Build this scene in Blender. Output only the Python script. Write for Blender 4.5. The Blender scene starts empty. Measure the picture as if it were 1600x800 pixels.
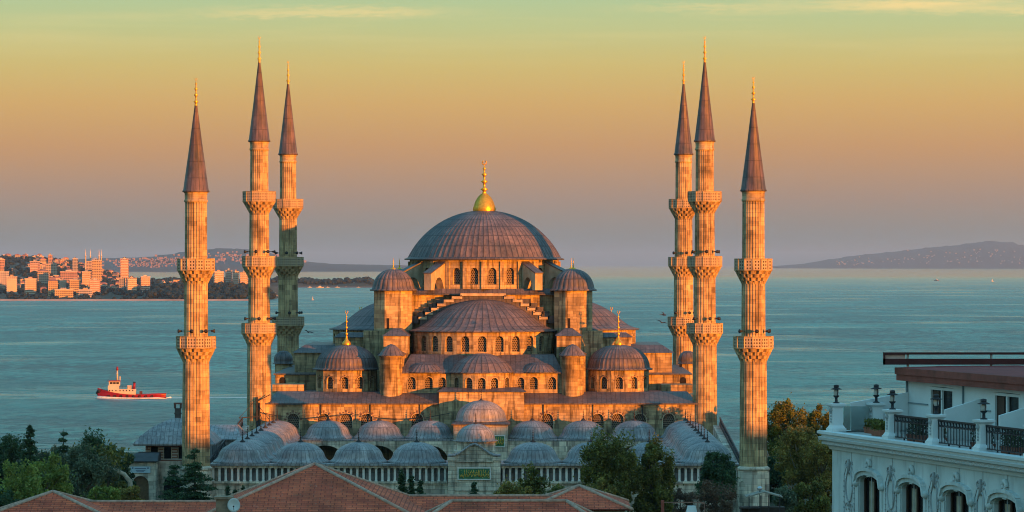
import bpy, bmesh, math, random
import numpy as np
from math import sin, cos, pi, radians as R
from mathutils import Vector
random.seed(7)
SC = bpy.context.scene
COL = SC.collection

# ------------------------------------------------------------------ camera, sky, sun, exposure
F_PX, CX, HY, CAM_Z = 5250.0, 800.0, 412.0, 28.4
cam = bpy.data.cameras.new('camera'); camo = bpy.data.objects.new('camera', cam); COL.objects.link(camo)
camo.location = (0, 0, CAM_Z); camo.rotation_euler = (R(90), 0, 0)
cam.sensor_width = 36.0; cam.lens = F_PX / 1600 * 36.0
cam.shift_y = (HY - 400) / 1600.0
cam.clip_start = 1.0; cam.clip_end = 400000.0
SC.camera = camo

SUN_EL, SUN_AZ = 2.4, 43.0          # azimuth measured from "behind the camera" towards its right
to_sun = Vector((sin(R(SUN_AZ)) * cos(R(SUN_EL)), -cos(R(SUN_AZ)) * cos(R(SUN_EL)), sin(R(SUN_EL))))
sl = bpy.data.lights.new('sun', 'SUN'); slo = bpy.data.objects.new('sun', sl); COL.objects.link(slo)
sl.energy = 5.0; sl.angle = R(0.5); sl.color = (1.0, 0.262, 0.01)
slo.rotation_euler = to_sun.to_track_quat('Z', 'Y').to_euler()

def srgb(r, g, b):
    f = lambda c: (c / 255 / 12.92) if c / 255 <= 0.04045 else ((c / 255 + 0.055) / 1.055) ** 2.4
    return (f(r), f(g), f(b), 1)

W = bpy.data.worlds.new("World"); SC.world = W; W.use_nodes = True
nt = W.node_tree; nt.nodes.clear(); N = nt.nodes.new; Lk = nt.links.new
out = N('ShaderNodeOutputWorld'); bg = N('ShaderNodeBackground'); Lk(bg.outputs[0], out.inputs[0])
tc = N('ShaderNodeTexCoord'); sx = N('ShaderNodeSeparateXYZ'); Lk(tc.outputs['Generated'], sx.inputs[0])
ramp = N('ShaderNodeValToRGB'); Lk(sx.outputs[2], ramp.inputs[0])
# evening band near the horizon: grey-mauve, orange, yellow, green (elevation of the direction only)
stops = [(0.0, (112, 122, 122)), (0.008, (126, 126, 120)), (0.02, (160, 132, 112)), (0.034, (190, 142, 94)), (0.048, (202, 161, 95)),
         (0.060, (198, 178, 108)), (0.070, (184, 188, 130)), (0.080, (168, 190, 144)), (0.14, (120, 172, 160)),
         (0.25, (88, 172, 194)), (0.5, (88, 178, 212)), (1.0, (84, 175, 218))]
el = ramp.color_ramp.elements
while len(el) < len(stops): el.new(0.5)
for e, (p, c) in zip(el, stops): e.position = p; e.color = srgb(*c)
sky = N('ShaderNodeTexSky'); sky.sky_type = 'NISHITA'; sky.sun_disc = False
sky.sun_elevation = R(SUN_EL); sky.sun_rotation = R(180 - SUN_AZ)
sky.dust_density = 2.0
# faint wisps of high cloud
mp = N('ShaderNodeMapping'); Lk(tc.outputs['Generated'], mp.inputs[0]); mp.inputs['Scale'].default_value = (11, 11, 190)
nz = N('ShaderNodeTexNoise'); Lk(mp.outputs[0], nz.inputs['Vector']); nz.inputs['Scale'].default_value = 1.0; nz.inputs['Detail'].default_value = 6
cr = N('ShaderNodeValToRGB'); Lk(nz.outputs[0], cr.inputs[0])
cr.color_ramp.elements[0].position = 0.50; cr.color_ramp.elements[0].color = (0, 0, 0, 1)
cr.color_ramp.elements[1].position = 0.72; cr.color_ramp.elements[1].color = (0.75, 0.75, 0.75, 1)
hm = N('ShaderNodeMapRange'); Lk(sx.outputs[2], hm.inputs[0])
hm.inputs[1].default_value = 0.055; hm.inputs[2].default_value = 0.078; hm.inputs[3].default_value = 0; hm.inputs[4].default_value = 1
cm = N('ShaderNodeMath'); cm.operation = 'MULTIPLY'; Lk(cr.outputs[0], cm.inputs[0]); Lk(hm.outputs[0], cm.inputs[1])
wsum = None
def wm(op, a_, b_):
    x_ = N('ShaderNodeMath'); x_.operation = op
    for i_, v_ in enumerate((a_, b_)):
        if isinstance(v_, (int, float)): x_.inputs[i_].default_value = v_
        elif v_ is not None: Lk(v_, x_.inputs[i_])
    return x_.outputs[0]
mpw = N('ShaderNodeMapping'); Lk(tc.outputs['Generated'], mpw.inputs[0]); mpw.inputs['Scale'].default_value = (45, 45, 260)
nw = N('ShaderNodeTexNoise'); Lk(mpw.outputs[0], nw.inputs['Vector']); nw.inputs['Detail'].default_value = 5
zw = wm('ADD', sx.outputs[2], wm('MULTIPLY', wm('SUBTRACT', nw.outputs[0], .5), .0048))
for (wx_, wz_, sw_, sz_, am_) in ((-.052, .0748, .030, .0014, .62), (-.075, .0738, .018, .0010, .4), (.118, .0762, .028, .0017, .7), (.150, .0745, .03, .0012, .5), (.055, .0757, .022, .0010, .4)):
    e1 = wm('POWER', wm('ABSOLUTE', wm('DIVIDE', wm('SUBTRACT', sx.outputs[0], wx_), sw_), None), 2.0); e2 = wm('POWER', wm('ABSOLUTE', wm('DIVIDE', wm('SUBTRACT', zw, wz_), sz_), None), 2.0)
    g_ = wm('MULTIPLY', wm('EXPONENT', wm('MULTIPLY', wm('ADD', e1, e2), -1.0), None), am_)
    wsum = g_ if wsum is None else wm('ADD', wsum, g_)
wsum = wm('MULTIPLY', wsum, wm('MULTIPLY', nz.outputs[0], 1.7))
tot = wm('MINIMUM', wm('ADD', wm('MULTIPLY', cm.outputs[0], .55), wsum), 1.0)
mc = N('ShaderNodeMix'); mc.data_type = 'RGBA'; Lk(tot, mc.inputs[0]); Lk(ramp.outputs[0], mc.inputs[6])
mc.inputs[7].default_value = srgb(232, 206, 140)
mm = N('ShaderNodeMix'); mm.data_type = 'RGBA'; mm.blend_type = 'ADD'; mm.inputs[0].default_value = 1.0
nsc = N('ShaderNodeVectorMath'); nsc.operation = 'SCALE'; Lk(sky.outputs[0], nsc.inputs[0])
up = N('ShaderNodeMapRange'); Lk(sx.outputs[2], up.inputs[0]); up.inputs[1].default_value = 0.08; up.inputs[2].default_value = 0.3
up.inputs[3].default_value = 0.0; up.inputs[4].default_value = 0.10; Lk(up.outputs[0], nsc.inputs['Scale'])
Lk(mc.outputs[2], mm.inputs[6]); Lk(nsc.outputs[0], mm.inputs[7])
Lk(mm.outputs[2], bg.inputs[0]); bg.inputs[1].default_value = 0.49

SC.view_settings.view_transform = 'Standard'; SC.view_settings.look = 'None'
SC.view_settings.exposure = 1.25; SC.view_settings.gamma = 1.0
SC.render.engine = 'CYCLES'
SC.cycles.use_denoising = True; SC.cycles.filter_width = 1.05; SC.cycles.max_bounces = 6; SC.cycles.diffuse_bounces = 2; SC.cycles.glossy_bounces = 3
SC.cycles.transparent_max_bounces = 8; SC.cycles.volume_bounces = 0; SC.cycles.caustics_reflective = False; SC.cycles.caustics_refractive = False

# ------------------------------------------------------------------ helpers
def zf(y, d): return CAM_Z + (HY - y) * d / F_PX
def xf(x, d): return (x - CX) * d / F_PX

OFF = {}
class MB:
    def __init__(s): s.v = []; s.f = []; s.uv = {}; s.sm = set(); s.mi = {}
    def add(s, vs, fs, smooth=False, uvs=None, mi=0):
        b = len(s.v); s.v += [tuple(p) for p in vs]
        for k, f in enumerate(fs):
            i = len(s.f); s.f.append(tuple(b + q for q in f))
            if smooth: s.sm.add(i)
            if uvs: s.uv[i] = uvs[k]
            if mi: s.mi[i] = mi
        return s
    def poly(s, pts, mi=0): return s.add(pts, [tuple(range(len(pts)))], mi=mi)
    def box(s, x0, x1, y0, y1, z0, z1, mi=0):
        v = [(x0,y0,z0),(x1,y0,z0),(x1,y1,z0),(x0,y1,z0),(x0,y0,z1),(x1,y0,z1),(x1,y1,z1),(x0,y1,z1)]
        return s.add(v, [(0,3,2,1),(4,5,6,7),(0,1,5,4),(1,2,6,5),(2,3,7,6),(3,0,4,7)], mi=mi)
    def bar(s, a, b, w, h=None, up=(0,0,1)):
        h = h or w; a = Vector(a); b = Vector(b); d = (b - a).normalized(); upv = Vector(up)
        if abs(d.dot(upv)) > 0.98: upv = Vector((1,0,0))
        sd = d.cross(upv).normalized() * (w/2); u2 = sd.normalized().cross(d) * (h/2)
        v = [a-sd-u2, a+sd-u2, a+sd+u2, a-sd+u2, b-sd-u2, b+sd-u2, b+sd+u2, b-sd+u2]
        return s.add(v, [(0,1,2,3),(7,6,5,4),(0,4,5,1),(1,5,6,2),(2,6,7,3),(3,7,4,0)])
    def frust(s, x0,x1,y0,y1,z0, X0,X1,Y0,Y1,z1, bottom=True):
        v = [(x0,y0,z0),(x1,y0,z0),(x1,y1,z0),(x0,y1,z0),(X0,Y0,z1),(X1,Y0,z1),(X1,Y1,z1),(X0,Y1,z1)]
        f = [(4,5,6,7),(0,1,5,4),(1,2,6,5),(2,3,7,6),(3,0,4,7)]
        if bottom: f.append((0,3,2,1))
        return s.add(v, f)
    def prism(s, pts, z0, z1, mi=0):
        n = len(pts); v = [(x,y,z0) for x,y in pts] + [(x,y,z1) for x,y in pts]
        f = [tuple(range(n-1,-1,-1)), tuple(range(n,2*n))] + [(i,(i+1)%n,n+(i+1)%n,n+i) for i in range(n)]
        return s.add(v, f, mi=mi)
    def extr(s, pts, vec, mi=0):
        n = len(pts); p = [Vector(q) for q in pts]; v = p + [q + Vector(vec) for q in p]
        f = [tuple(range(n-1,-1,-1)), tuple(range(n,2*n))] + [(i,(i+1)%n,n+(i+1)%n,n+i) for i in range(n)]
        return s.add(v, f, mi=mi)
    def lathe(s, prof, n, cx=0, cy=0, fn=None, smooth=True, a0=0.0, rot=0.0, uvr=None, a1=None):
        m = len(prof); full = a1 is None; span = 2*pi if full else a1 - a0
        cols = n if full else n + 1; vs = []
        for k in range(cols):
            a = a0 + rot + span * k / n
            for i,(r,z) in enumerate(prof):
                rr = r + (fn(k,i) if fn and r > 0.02 else 0)
                vs.append((cx + rr*cos(a), cy + rr*sin(a), z))
        fs = []; uvs = []; rm = uvr or max(p[0] for p in prof)
        ln = [0]
        for i in range(1,m): ln.append(ln[-1] + math.hypot(prof[i][0]-prof[i-1][0], prof[i][1]-prof[i-1][1]))
        for k in range(n):
            k2 = (k+1) % cols if full else k+1
            for i in range(m-1):
                fs.append((k*m+i, k2*m+i, k2*m+i+1, k*m+i+1))
                u0 = span*k/n*rm; u1 = span*(k+1)/n*rm
                uvs.append([(u0,ln[i]),(u1,ln[i]),(u1,ln[i+1]),(u0,ln[i+1])])
        return s.add(vs, fs, smooth, uvs)
    def tube(s, pts, rad, n=7, smooth=True, cap=True):
        P = [Vector(p) for p in pts]; vs = []; fs = []; m = len(P)
        if not isinstance(rad, (list, tuple)): rad = [rad]*m
        for i,p in enumerate(P):
            d = (P[min(i+1,m-1)] - P[max(i-1,0)]).normalized()
            a = d.cross(Vector((0,0,1)) if abs(d.z) < 0.95 else Vector((1,0,0))).normalized(); b = d.cross(a)
            for k in range(n):
                t = 2*pi*k/n; vs.append(p + (a*cos(t) + b*sin(t))*rad[i])
        for i in range(m-1):
            for k in range(n):
                fs.append((i*n+k, i*n+(k+1)%n, (i+1)*n+(k+1)%n, (i+1)*n+k))
        if cap: fs.append(tuple(range(n-1,-1,-1))); fs.append(tuple((m-1)*n+k for k in range(n)))
        return s.add(vs, fs, smooth)
    def ring(s, c, rad, thick, n=18, m=6, ax='y', arc=2*pi, a0=0.0, sx=1.0, sz=1.0):
        pts = []
        for k in range(n+1):
            a = a0 + arc*k/n
            if ax == 'y': pts.append((c[0]+rad*sx*cos(a), c[1], c[2]+rad*sz*sin(a)))
            elif ax == 'x': pts.append((c[0], c[1]+rad*sx*cos(a), c[2]+rad*sz*sin(a)))
            else: pts.append((c[0]+rad*cos(a), c[1]+rad*sin(a), c[2]))
        return s.tube(pts, thick, m)
    def ball(s, c, r, n=8, m=5, sz=1.0):
        prof = [(max(0.001, r*cos(-pi/2 + pi*i/m)), c[2] + r*sz*sin(-pi/2+pi*i/m)) for i in range(m+1)]
        return s.lathe(prof, n, c[0], c[1])
    def mesh(s, name, mats, off=(0,0,0), recalc=True):
        me = bpy.data.meshes.new(name)
        o = Vector(off)
        me.from_pydata([tuple(Vector(p) - o) for p in s.v], [], s.f)
        if recalc:
            bm = bmesh.new(); bm.from_mesh(me); bmesh.ops.recalc_face_normals(bm, faces=bm.faces[:]); bm.to_mesh(me); bm.free()
        uvl = me.uv_layers.new(name='UVMap'); co = me.vertices
        dat = [0.0]*(2*len(me.loops))
        for p in me.polygons:
            ov = s.uv.get(p.index)
            if ov:
                order = {vi: q for q, vi in enumerate(s.f[p.index])}
                for li in p.loop_indices:
                    q = order[me.loops[li].vertex_index]; dat[2*li], dat[2*li+1] = ov[q]
            else:
                nn = p.normal
                if abs(nn.z) > 0.92: t = Vector((1,0,0)); b = Vector((0,1,0))
                else:
                    t = Vector((-nn.y, nn.x, 0)).normalized(); b = nn.cross(t)
                for li in p.loop_indices:
                    c = co[me.loops[li].vertex_index].co + o
                    dat[2*li] = c.dot(t); dat[2*li+1] = c.dot(b) if abs(nn.z) > 0.05 else c.z
            if p.index in s.sm: p.use_smooth = True
            if p.index in s.mi: p.material_index = s.mi[p.index]
        uvl.data.foreach_set('uv', dat)
        for m in (mats if isinstance(mats, (list, tuple)) else [mats]): me.materials.append(m)
        return me
    def build(s, name, mats, parent=None, off=None, recalc=True):
        if off is None: off = OFF.get(parent.name, (0,0,0)) if parent else (0,0,0)
        o = bpy.data.objects.new(name, s.mesh(name, mats, off, recalc)); COL.objects.link(o)
        if parent:
            o.parent = parent; OFF[o.name] = off
        return o

def tag(o, label=None, cat=None, group=None, kind=None):
    if label: o['label'] = label
    if cat: o['category'] = cat
    if group: o['group'] = group
    if kind: o['kind'] = kind
    return o
def thing(name, label, cat, loc=(0,0,0), rz=0.0, group=None, off=(0,0,0)):
    o = bpy.data.objects.new(name, None); COL.objects.link(o); o.empty_display_size = 0.5
    o.location = loc; o.rotation_euler = (0,0,rz); OFF[o.name] = off
    return tag(o, label, cat, group)
def copy_obj(o, parent=None, loc=None, rz=None):
    c = o.copy(); COL.objects.link(c)
    if parent: c.parent = parent
    if loc is not None: c.location = loc
    if rz is not None: c.rotation_euler = (0,0,rz)
    OFF[c.name] = OFF.get(o.name, (0,0,0))
    return c
KIDS = {}
def copy_tree(o, parent=None, loc=None, rz=None):
    c = copy_obj(o, parent, loc, rz)
    for ch in list(o.children): copy_tree(ch, c)
    return c

def plane(p0, p1):
    p0 = Vector(p0); p1 = Vector(p1); d = p1 - p0; L = d.length; d = d / L; n = Vector((-d.y, d.x))
    def F(s, z, dp=0.0): q = p0 + d*s + n*dp; return (q.x, q.y, z)
    return F, L
def arch_wall(mb, F, L, z0, z1, ops, dep=0.4, nseg=8, rise=1.0, mi=0, s0=0.0):
    s = s0; outs = []
    for (c, w, zs, zt) in sorted(ops):
        a, b = c - w/2, c + w/2
        if a > s + 1e-4: mb.poly([F(s,z0), F(a,z0), F(a,z1), F(s,z1)], mi)
        if zs > z0 + 1e-4: mb.poly([F(a,z0), F(b,z0), F(b,zs), F(a,zs)], mi)
        arc = [(c + w/2*cos(pi - i*pi/nseg), zt + w/2*rise*sin(i*pi/nseg)) for i in range(nseg+1)]
        for i in range(nseg):
            (x0,y0),(x1,y1) = arc[i], arc[i+1]
            mb.poly([F(x0,y0), F(x1,y1), F(x1,z1), F(x0,z1)], mi)
        ol = [(a,zs)] + arc + [(b,zs)]
        for i in range(len(ol)):
            p, q = ol[i], ol[(i+1) % len(ol)]
            mb.poly([F(p[0],p[1]), F(q[0],q[1]), F(q[0],q[1],dep), F(p[0],p[1],dep)], mi)
        outs.append(ol); s = b
    if L > s + 1e-4: mb.poly([F(s,z0), F(L,z0), F(L,z1), F(s,z1)], mi)
    return outs
def pane_of(F, ol, dep): return MB().poly([F(p[0],p[1],dep) for p in ol])

# ------------------------------------------------------------------ materials
MATS = {}
class NT:
    def __init__(s, name):
        s.m = bpy.data.materials.new(name); s.m.use_nodes = True; s.t = s.m.node_tree; s.t.nodes.clear()
        s.out = s.n('ShaderNodeOutputMaterial'); s.p = s.n('ShaderNodeBsdfPrincipled'); s.l(s.p.outputs[0], s.out.inputs[0])
        s.p.inputs['Specular IOR Level'].default_value = 0.3
    def n(s, t, **kw):
        x = s.t.nodes.new(t)
        for k, v in kw.items(): setattr(x, k, v)
        return x
    def l(s, a, b): s.t.links.new(a, b)
    def uv(s, scale=(1,1,1), obj=False, rot=(0,0,0)):
        mp = s.n('ShaderNodeMapping'); src = s.n('ShaderNodeNewGeometry').outputs['Position'] if obj else s.n('ShaderNodeTexCoord').outputs['UV']; s.l(src, mp.inputs[0])
        mp.inputs['Scale'].default_value = scale; mp.inputs['Rotation'].default_value = rot; return mp.outputs[0]
    def noise(s, vec, scale, detail=4, rough=0.55):
        x = s.n('ShaderNodeTexNoise'); s.l(vec, x.inputs['Vector']); x.inputs['Scale'].default_value = scale
        x.inputs['Detail'].default_value = detail; x.inputs['Roughness'].default_value = rough; return x.outputs[0]
    def ramp(s, fac, stops):
        x = s.n('ShaderNodeValToRGB'); s.l(fac, x.inputs[0]); e = x.color_ramp.elements
        while len(e) < len(stops): e.new(0.5)
        for q, (p, c) in zip(e, stops): q.position = p; q.color = (c[0], c[1], c[2], 1) if isinstance(c, (tuple, list)) else (c, c, c, 1)
        return x.outputs[0]
    def mix(s, fac, a, b, mode='MIX'):
        x = s.n('ShaderNodeMix', data_type='RGBA', blend_type=mode)
        if isinstance(fac, (int, float)): x.inputs[0].default_value = fac
        else: s.l(fac, x.inputs[0])
        for sock, v in ((6, a), (7, b)):
            if isinstance(v, (tuple, list)): x.inputs[sock].default_value = (v[0], v[1], v[2], 1)
            else: s.l(v, x.inputs[sock])
        return x.outputs[2]
    def math(s, op, a, b=None, c=None):
        x = s.n('ShaderNodeMath', operation=op)
        for i, v in enumerate((a, b, c)):
            if v is None: continue
            if isinstance(v, (int, float)): x.inputs[i].default_value = v
            else: s.l(v, x.inputs[i])
        return x.outputs[0]
    def brick(s, vec, c1, c2, mo, w, h, mort=0.012, off=0.5):
        x = s.n('ShaderNodeTexBrick'); s.l(vec, x.inputs['Vector']); x.offset = off
        x.inputs['Color1'].default_value = (*c1, 1); x.inputs['Color2'].default_value = (*c2, 1); x.inputs['Mortar'].default_value = (*mo, 1)
        x.inputs['Scale'].default_value = 1.0; x.inputs['Mortar Size'].default_value = mort; x.inputs['Bias'].default_value = 0.0
        x.inputs['Brick Width'].default_value = w; x.inputs['Row Height'].default_value = h; return x
    def bump(s, h, strength=0.4, dist=0.05, nrm=None):
        x = s.n('ShaderNodeBump'); s.l(h, x.inputs['Height']); x.inputs['Strength'].default_value = strength; x.inputs['Distance'].default_value = dist
        if nrm: s.l(nrm, x.inputs['Normal'])
        s.l(x.outputs[0], s.p.inputs['Normal']); return x.outputs[0]
    def done(s, col, rough=0.85, metal=0.0):
        if isinstance(col, (tuple, list)): s.p.inputs['Base Color'].default_value = (col[0], col[1], col[2], 1)
        else: s.l(col, s.p.inputs['Base Color'])
        if isinstance(rough, (int, float)): s.p.inputs['Roughness'].default_value = rough
        else: s.l(rough, s.p.inputs['Roughness'])
        s.p.inputs['Metallic'].default_value = metal
        return s.m

def mat_stone(name, tint=(1,1,1), bw=0.95, bh=0.42, stn=0.92):
    t = NT(name); v = t.uv()
    b = t.brick(v, (0.54*tint[0], 0.43*tint[1], 0.25*tint[2]), (0.28*tint[0], 0.215*tint[1], 0.12*tint[2]), (0.17,0.145,0.115), bw, bh, 0.016)
    b2 = t.brick(t.uv((1,1,1)), (0.63*tint[0], 0.50*tint[1], 0.285*tint[2]), (0.23*tint[0], 0.175*tint[1], 0.11*tint[2]), (0.15,0.12,0.09), bw*1.7, bh*1.5, 0.012, 0.37)
    n1 = t.noise(t.uv((1,1,1), True), 0.35, 6); n2 = t.noise(t.uv((2.2,2.2,0.25), True), 0.9, 5); n5 = t.noise(t.uv((1,1,2.0), True), 0.22, 5)
    bc = t.mix(t.ramp(n5, [(0.44, 0.15), (0.56, 0.85)]), b.outputs[0], b2.outputs[0])
    pat = t.ramp(n1, [(0.3, 0.55), (0.5, 0.95), (0.7, 1.12)])
    stain = t.ramp(n2, [(0.35, 0.30), (0.52, 1.0)])
    c = t.mix(1.0, bc, pat, 'MULTIPLY'); c = t.mix(stn, c, stain, 'MULTIPLY')
    n3 = t.noise(t.uv((1,1,1), True), 6.0, 3)
    h = t.math('ADD', t.math('MULTIPLY', b.outputs['Fac'], -0.8), t.math('MULTIPLY', n3, 0.7))
    t.bump(h, 0.6, 0.05)
    return t.done(c, 0.9)
STONE = mat_stone('ashlar_stone'); STONE_P = mat_stone('minaret_stone', (1.08,1.05,1.02), 0.8, 0.55, 0.7)
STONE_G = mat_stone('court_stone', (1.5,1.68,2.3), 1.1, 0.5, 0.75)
MARBLE = None
def mat_trim():
    t = NT('stone_trim'); n = t.noise(t.uv((1,1,0.4), True), 1.2, 5); t.bump(t.noise(t.uv((1,1,1), True), 7, 3), 0.3, 0.03)
    return t.done(t.ramp(n, [(0.35, (0.28,0.23,0.155)), (0.65, (0.50,0.42,0.29))]), 0.88)
TRIM = mat_trim()
def mat_lead(name, seam=0.7, base=0.20, warm=0.0, rib=False):
    t = NT(name); v = t.uv(); s = t.n('ShaderNodeSeparateXYZ'); t.l(v, s.inputs[0])
    b = t.brick(v, (1,1,1), (0.66,0.66,0.66), (0.22,0.22,0.22), seam, 2.1, 0.035 if not rib else 0.085, 0.0)
    n1 = t.noise(t.uv((1,1,1), True), 0.5, 6); n2 = t.noise(t.uv((3,3,0.35), True), 1.0, 5)
    c = t.ramp(n1, [(0.3, (base*0.72, base*0.74, base*0.80)), (0.55, (base*1.05+warm, base*1.05, base*1.08)), (0.72, (base*1.5+warm, base*1.45, base*1.42))])
    c = t.mix(0.65, c, t.ramp(n2, [(0.35, 0.5), (0.55, 1.1)]), 'MULTIPLY'); c = t.mix(0.8, c, b.outputs[0], 'MULTIPLY')
    h = t.math('MULTIPLY', b.outputs['Fac'], 1.0)
    hh = t.math('ADD', h, t.math('MULTIPLY', n2, 0.5)); t.bump(hh, 0.5, 0.05)
    t.p.inputs['Specular IOR Level'].default_value = 0.45
    return t.done(c, 0.5)
LEAD = mat_lead('lead_sheet', 0.7, 0.09, 0.015); LEAD_D = mat_lead('lead_dome', 0.9, 0.115, 0.024, True); LEAD_C = mat_lead('lead_court_dome', 0.55, 0.27); LEAD_K = mat_lead('lead_cone', 0.5, 0.09, 0.035)
def mat_gold():
    t = NT('gilding'); n = t.noise(t.uv((1,1,1), True), 3, 4)
    return t.done(t.ramp(n, [(0.3, (0.58,0.29,0.035)), (0.7, (0.85,0.50,0.07))]), 0.36, 0.75)
GOLD = mat_gold()
def mat_plain(name, col, rough=0.8, var=0.25, scale=1.5, metal=0.0, spec=None, bump=0.0):
    t = NT(name); n = t.noise(t.uv((1,1,1), True), scale, 5)
    lo = tuple(c*(1-var) for c in col); hi = tuple(min(1, c*(1+var)) for c in col)
    if bump: t.bump(t.noise(t.uv((1,1,1), True), scale*6, 3), bump, 0.03)
    if spec is not None: t.p.inputs['Specular IOR Level'].default_value = spec
    return t.done(t.ramp(n, [(0.3, lo), (0.7, hi)]), rough, metal)
MARBLE = mat_plain('pale_marble', (0.66,0.66,0.62), 0.7, 0.15, 2)
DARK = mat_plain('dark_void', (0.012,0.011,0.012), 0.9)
IRON = mat_plain('dark_iron', (0.022,0.024,0.03), 0.5, 0.3)
LEADF = mat_plain('finial_lead', (0.03,0.027,0.027), 0.6)
def mat_lattice(name, pu, pv, lo=0.28, hi=0.72, col=(0.40,0.35,0.28), hole=(0.015,0.014,0.015), hexa=True):
    t = NT(name); s = t.n('ShaderNodeSeparateXYZ'); t.l(t.uv(), s.inputs[0])
    rv = t.math('DIVIDE', s.outputs[1], pv)
    if hexa:
        row = t.math('MULTIPLY', t.math('MODULO', t.math('FLOOR', t.math('ADD', rv, 1000)), 2.0), 0.5)
        ru = t.math('ADD', t.math('DIVIDE', s.outputs[0], pu), row)
    else: ru = t.math('DIVIDE', s.outputs[0], pu)
    fu = t.math('SUBTRACT', t.math('FRACT', t.math('ADD', ru, 1000)), 0.5); fv = t.math('SUBTRACT', t.math('FRACT', t.math('ADD', rv, 1000)), 0.5)
    rr = t.math('ADD', t.math('MULTIPLY', fu, fu), t.math('MULTIPLY', fv, fv))
    hole_f = t.math('LESS_THAN', rr, (hi-lo)*(hi-lo)*0.72)
    c = t.mix(hole_f, col, hole); t.bump(t.math('MULTIPLY', hole_f, -1.0), 0.8, 0.06)
    return t.done(c, 0.9)
LATT = mat_lattice('pierced_window_screen', 0.30, 0.27, col=(0.20,0.165,0.125)); LATT_P = mat_lattice('pierced_parapet', 0.36, 0.40, 0.35, 0.66, col=(0.40,0.33,0.235), hexa=False)
LATT_W = mat_lattice('pierced_court_screen', 0.26, 0.26, 0.26, 0.76, col=(0.62,0.58,0.52))
def mat_tile(name, c1, c2):
    t = NT(name); v = t.uv(); b = t.brick(v, c1, c2, (c2[0]*0.55, c2[1]*0.55, c2[2]*0.55), 0.9, 0.36, 0.04, 0.37)
    n = t.noise(t.uv((1,1,1), True), 0.4, 6); n2 = t.noise(t.uv((1,1,1), True), 5, 2)
    c = t.mix(0.9, b.outputs[0], t.ramp(n, [(0.3, 0.5), (0.5, 0.95), (0.7, 1.3)]), 'MULTIPLY')
    c = t.mix(t.ramp(t.noise(t.uv((1,1,1), True), 1.3, 6, .7), [(0.56, 0.0), (0.68, 0.4)]), c, (0.10,0.06,0.035))
    c = t.mix(t.ramp(n2, [(0.66, 0.0), (0.72, 0.5)]), c, (0.38,0.26,0.20))
    w = t.n('ShaderNodeTexWave', wave_type='BANDS', bands_direction='X'); t.l(v, w.inputs[0]); w.inputs['Scale'].default_value = 1.3
    h = t.math('ADD', t.math('MULTIPLY', b.outputs['Fac'], -0.6), t.math('MULTIPLY', w.outputs[1], 0.6)); t.bump(h, 0.7, 0.06)
    return t.done(c, 0.85)
TILE = mat_tile('red_roof_tile', (0.68,0.135,0.055), (0.48,0.08,0.038)); RIDGE = mat_plain('mortared_ridge', (0.42,0.27,0.2), 0.9, 0.35, 3)
PLASTER = mat_plain('house_plaster', (0.42,0.37,0.31), 0.9)
WHITE = mat_plain('white_paint', (0.66,0.72,0.72), 0.6, 0.07, 0.8); t = NT('white_stucco'); n_ = t.noise(t.uv((1,1,1), True), .9, 6); n2_ = t.noise(t.uv((2.5,2.5,.5), True), 1.0, 5); t.bump(t.noise(t.uv((1,1,1), True), 12, 3), .25, .02)
WHITE2 = t.done(t.mix(.45, t.ramp(n_, [(0.3, (0.50,0.57,0.565)), (0.7, (0.64,0.72,0.715))]), t.ramp(n2_, [(0.36, 0.62), (0.5, 1.0)]), 'MULTIPLY'), .85)
def mat_glass(name, col=(0.02,0.025,0.03), rough=0.06):
    t = NT(name); t.p.inputs['Specular IOR Level'].default_value = 0.22; return t.done(col, rough)
GLASS = mat_glass('window_glass', (0.012,0.013,0.016), 0.12)
def mat_leaf(name, c1, c2, c3):
    t = NT(name); g = t.n('ShaderNodeNewGeometry'); n = t.noise(t.uv((1,1,1), True), 0.45, 3)
    a = t.ramp(g.outputs['Random Per Island'], [(0.0, c1), (0.5, c2), (1.0, c3)])
    c = t.mix(1.0, a, t.ramp(n, [(0.3, 0.6), (0.7, 1.3)]), 'MULTIPLY')
    t.l(c, t.p.inputs['Base Color']); t.p.inputs['Roughness'].default_value = 0.6
    tr = t.n('ShaderNodeBsdfTranslucent'); t.l(c, tr.inputs[0]); mx = t.n('ShaderNodeMixShader'); mx.inputs[0].default_value = 0.3
    t.l(t.p.outputs[0], mx.inputs[1]); t.l(tr.outputs[0], mx.inputs[2]); t.l(mx.outputs[0], t.out.inputs[0]); return t.m
BARK = mat_plain('bark', (0.10,0.08,0.06), 0.9, 0.4, 3, bump=0.5); BARK_P = mat_plain('pale_plane_bark', (0.30,0.27,0.21), 0.9, 0.4, 2, bump=0.4)

def leaves_mesh(name, pts, s, rng, mat, parent, flat=0.0, squash=0.5):
    """one mesh of small leaf-shaped faces at the given points"""
    P_ = np.asarray(pts, dtype=np.float64); n = len(P_)
    A = rng.normal(size=(n,3)); A[:,2] *= (1-flat); A /= np.linalg.norm(A,axis=1)[:,None] + 1e-9
    B = rng.normal(size=(n,3)); B[:,2] *= (1-flat); B -= A*np.sum(A*B,axis=1)[:,None]; B /= np.linalg.norm(B,axis=1)[:,None] + 1e-9
    sz = (s*rng.uniform(.6,1.35,size=n))[:,None]
    V = np.stack([P_-A*sz, P_-B*sz*squash, P_+A*sz, P_+B*sz*squash], axis=1).reshape(-1,3)
    me = bpy.data.meshes.new(name); me.vertices.add(4*n); me.loops.add(4*n); me.polygons.add(n)
    me.vertices.foreach_set('co', V.ravel()); me.loops.foreach_set('vertex_index', np.arange(4*n, dtype=np.int32))
    me.polygons.foreach_set('loop_start', np.arange(0,4*n,4, dtype=np.int32)); me.polygons.foreach_set('loop_total', np.full(n,4,dtype=np.int32))
    me.update(calc_edges=True); me.materials.append(mat)
    o = bpy.data.objects.new(name, me); COL.objects.link(o); o.parent = parent; return o
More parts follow.
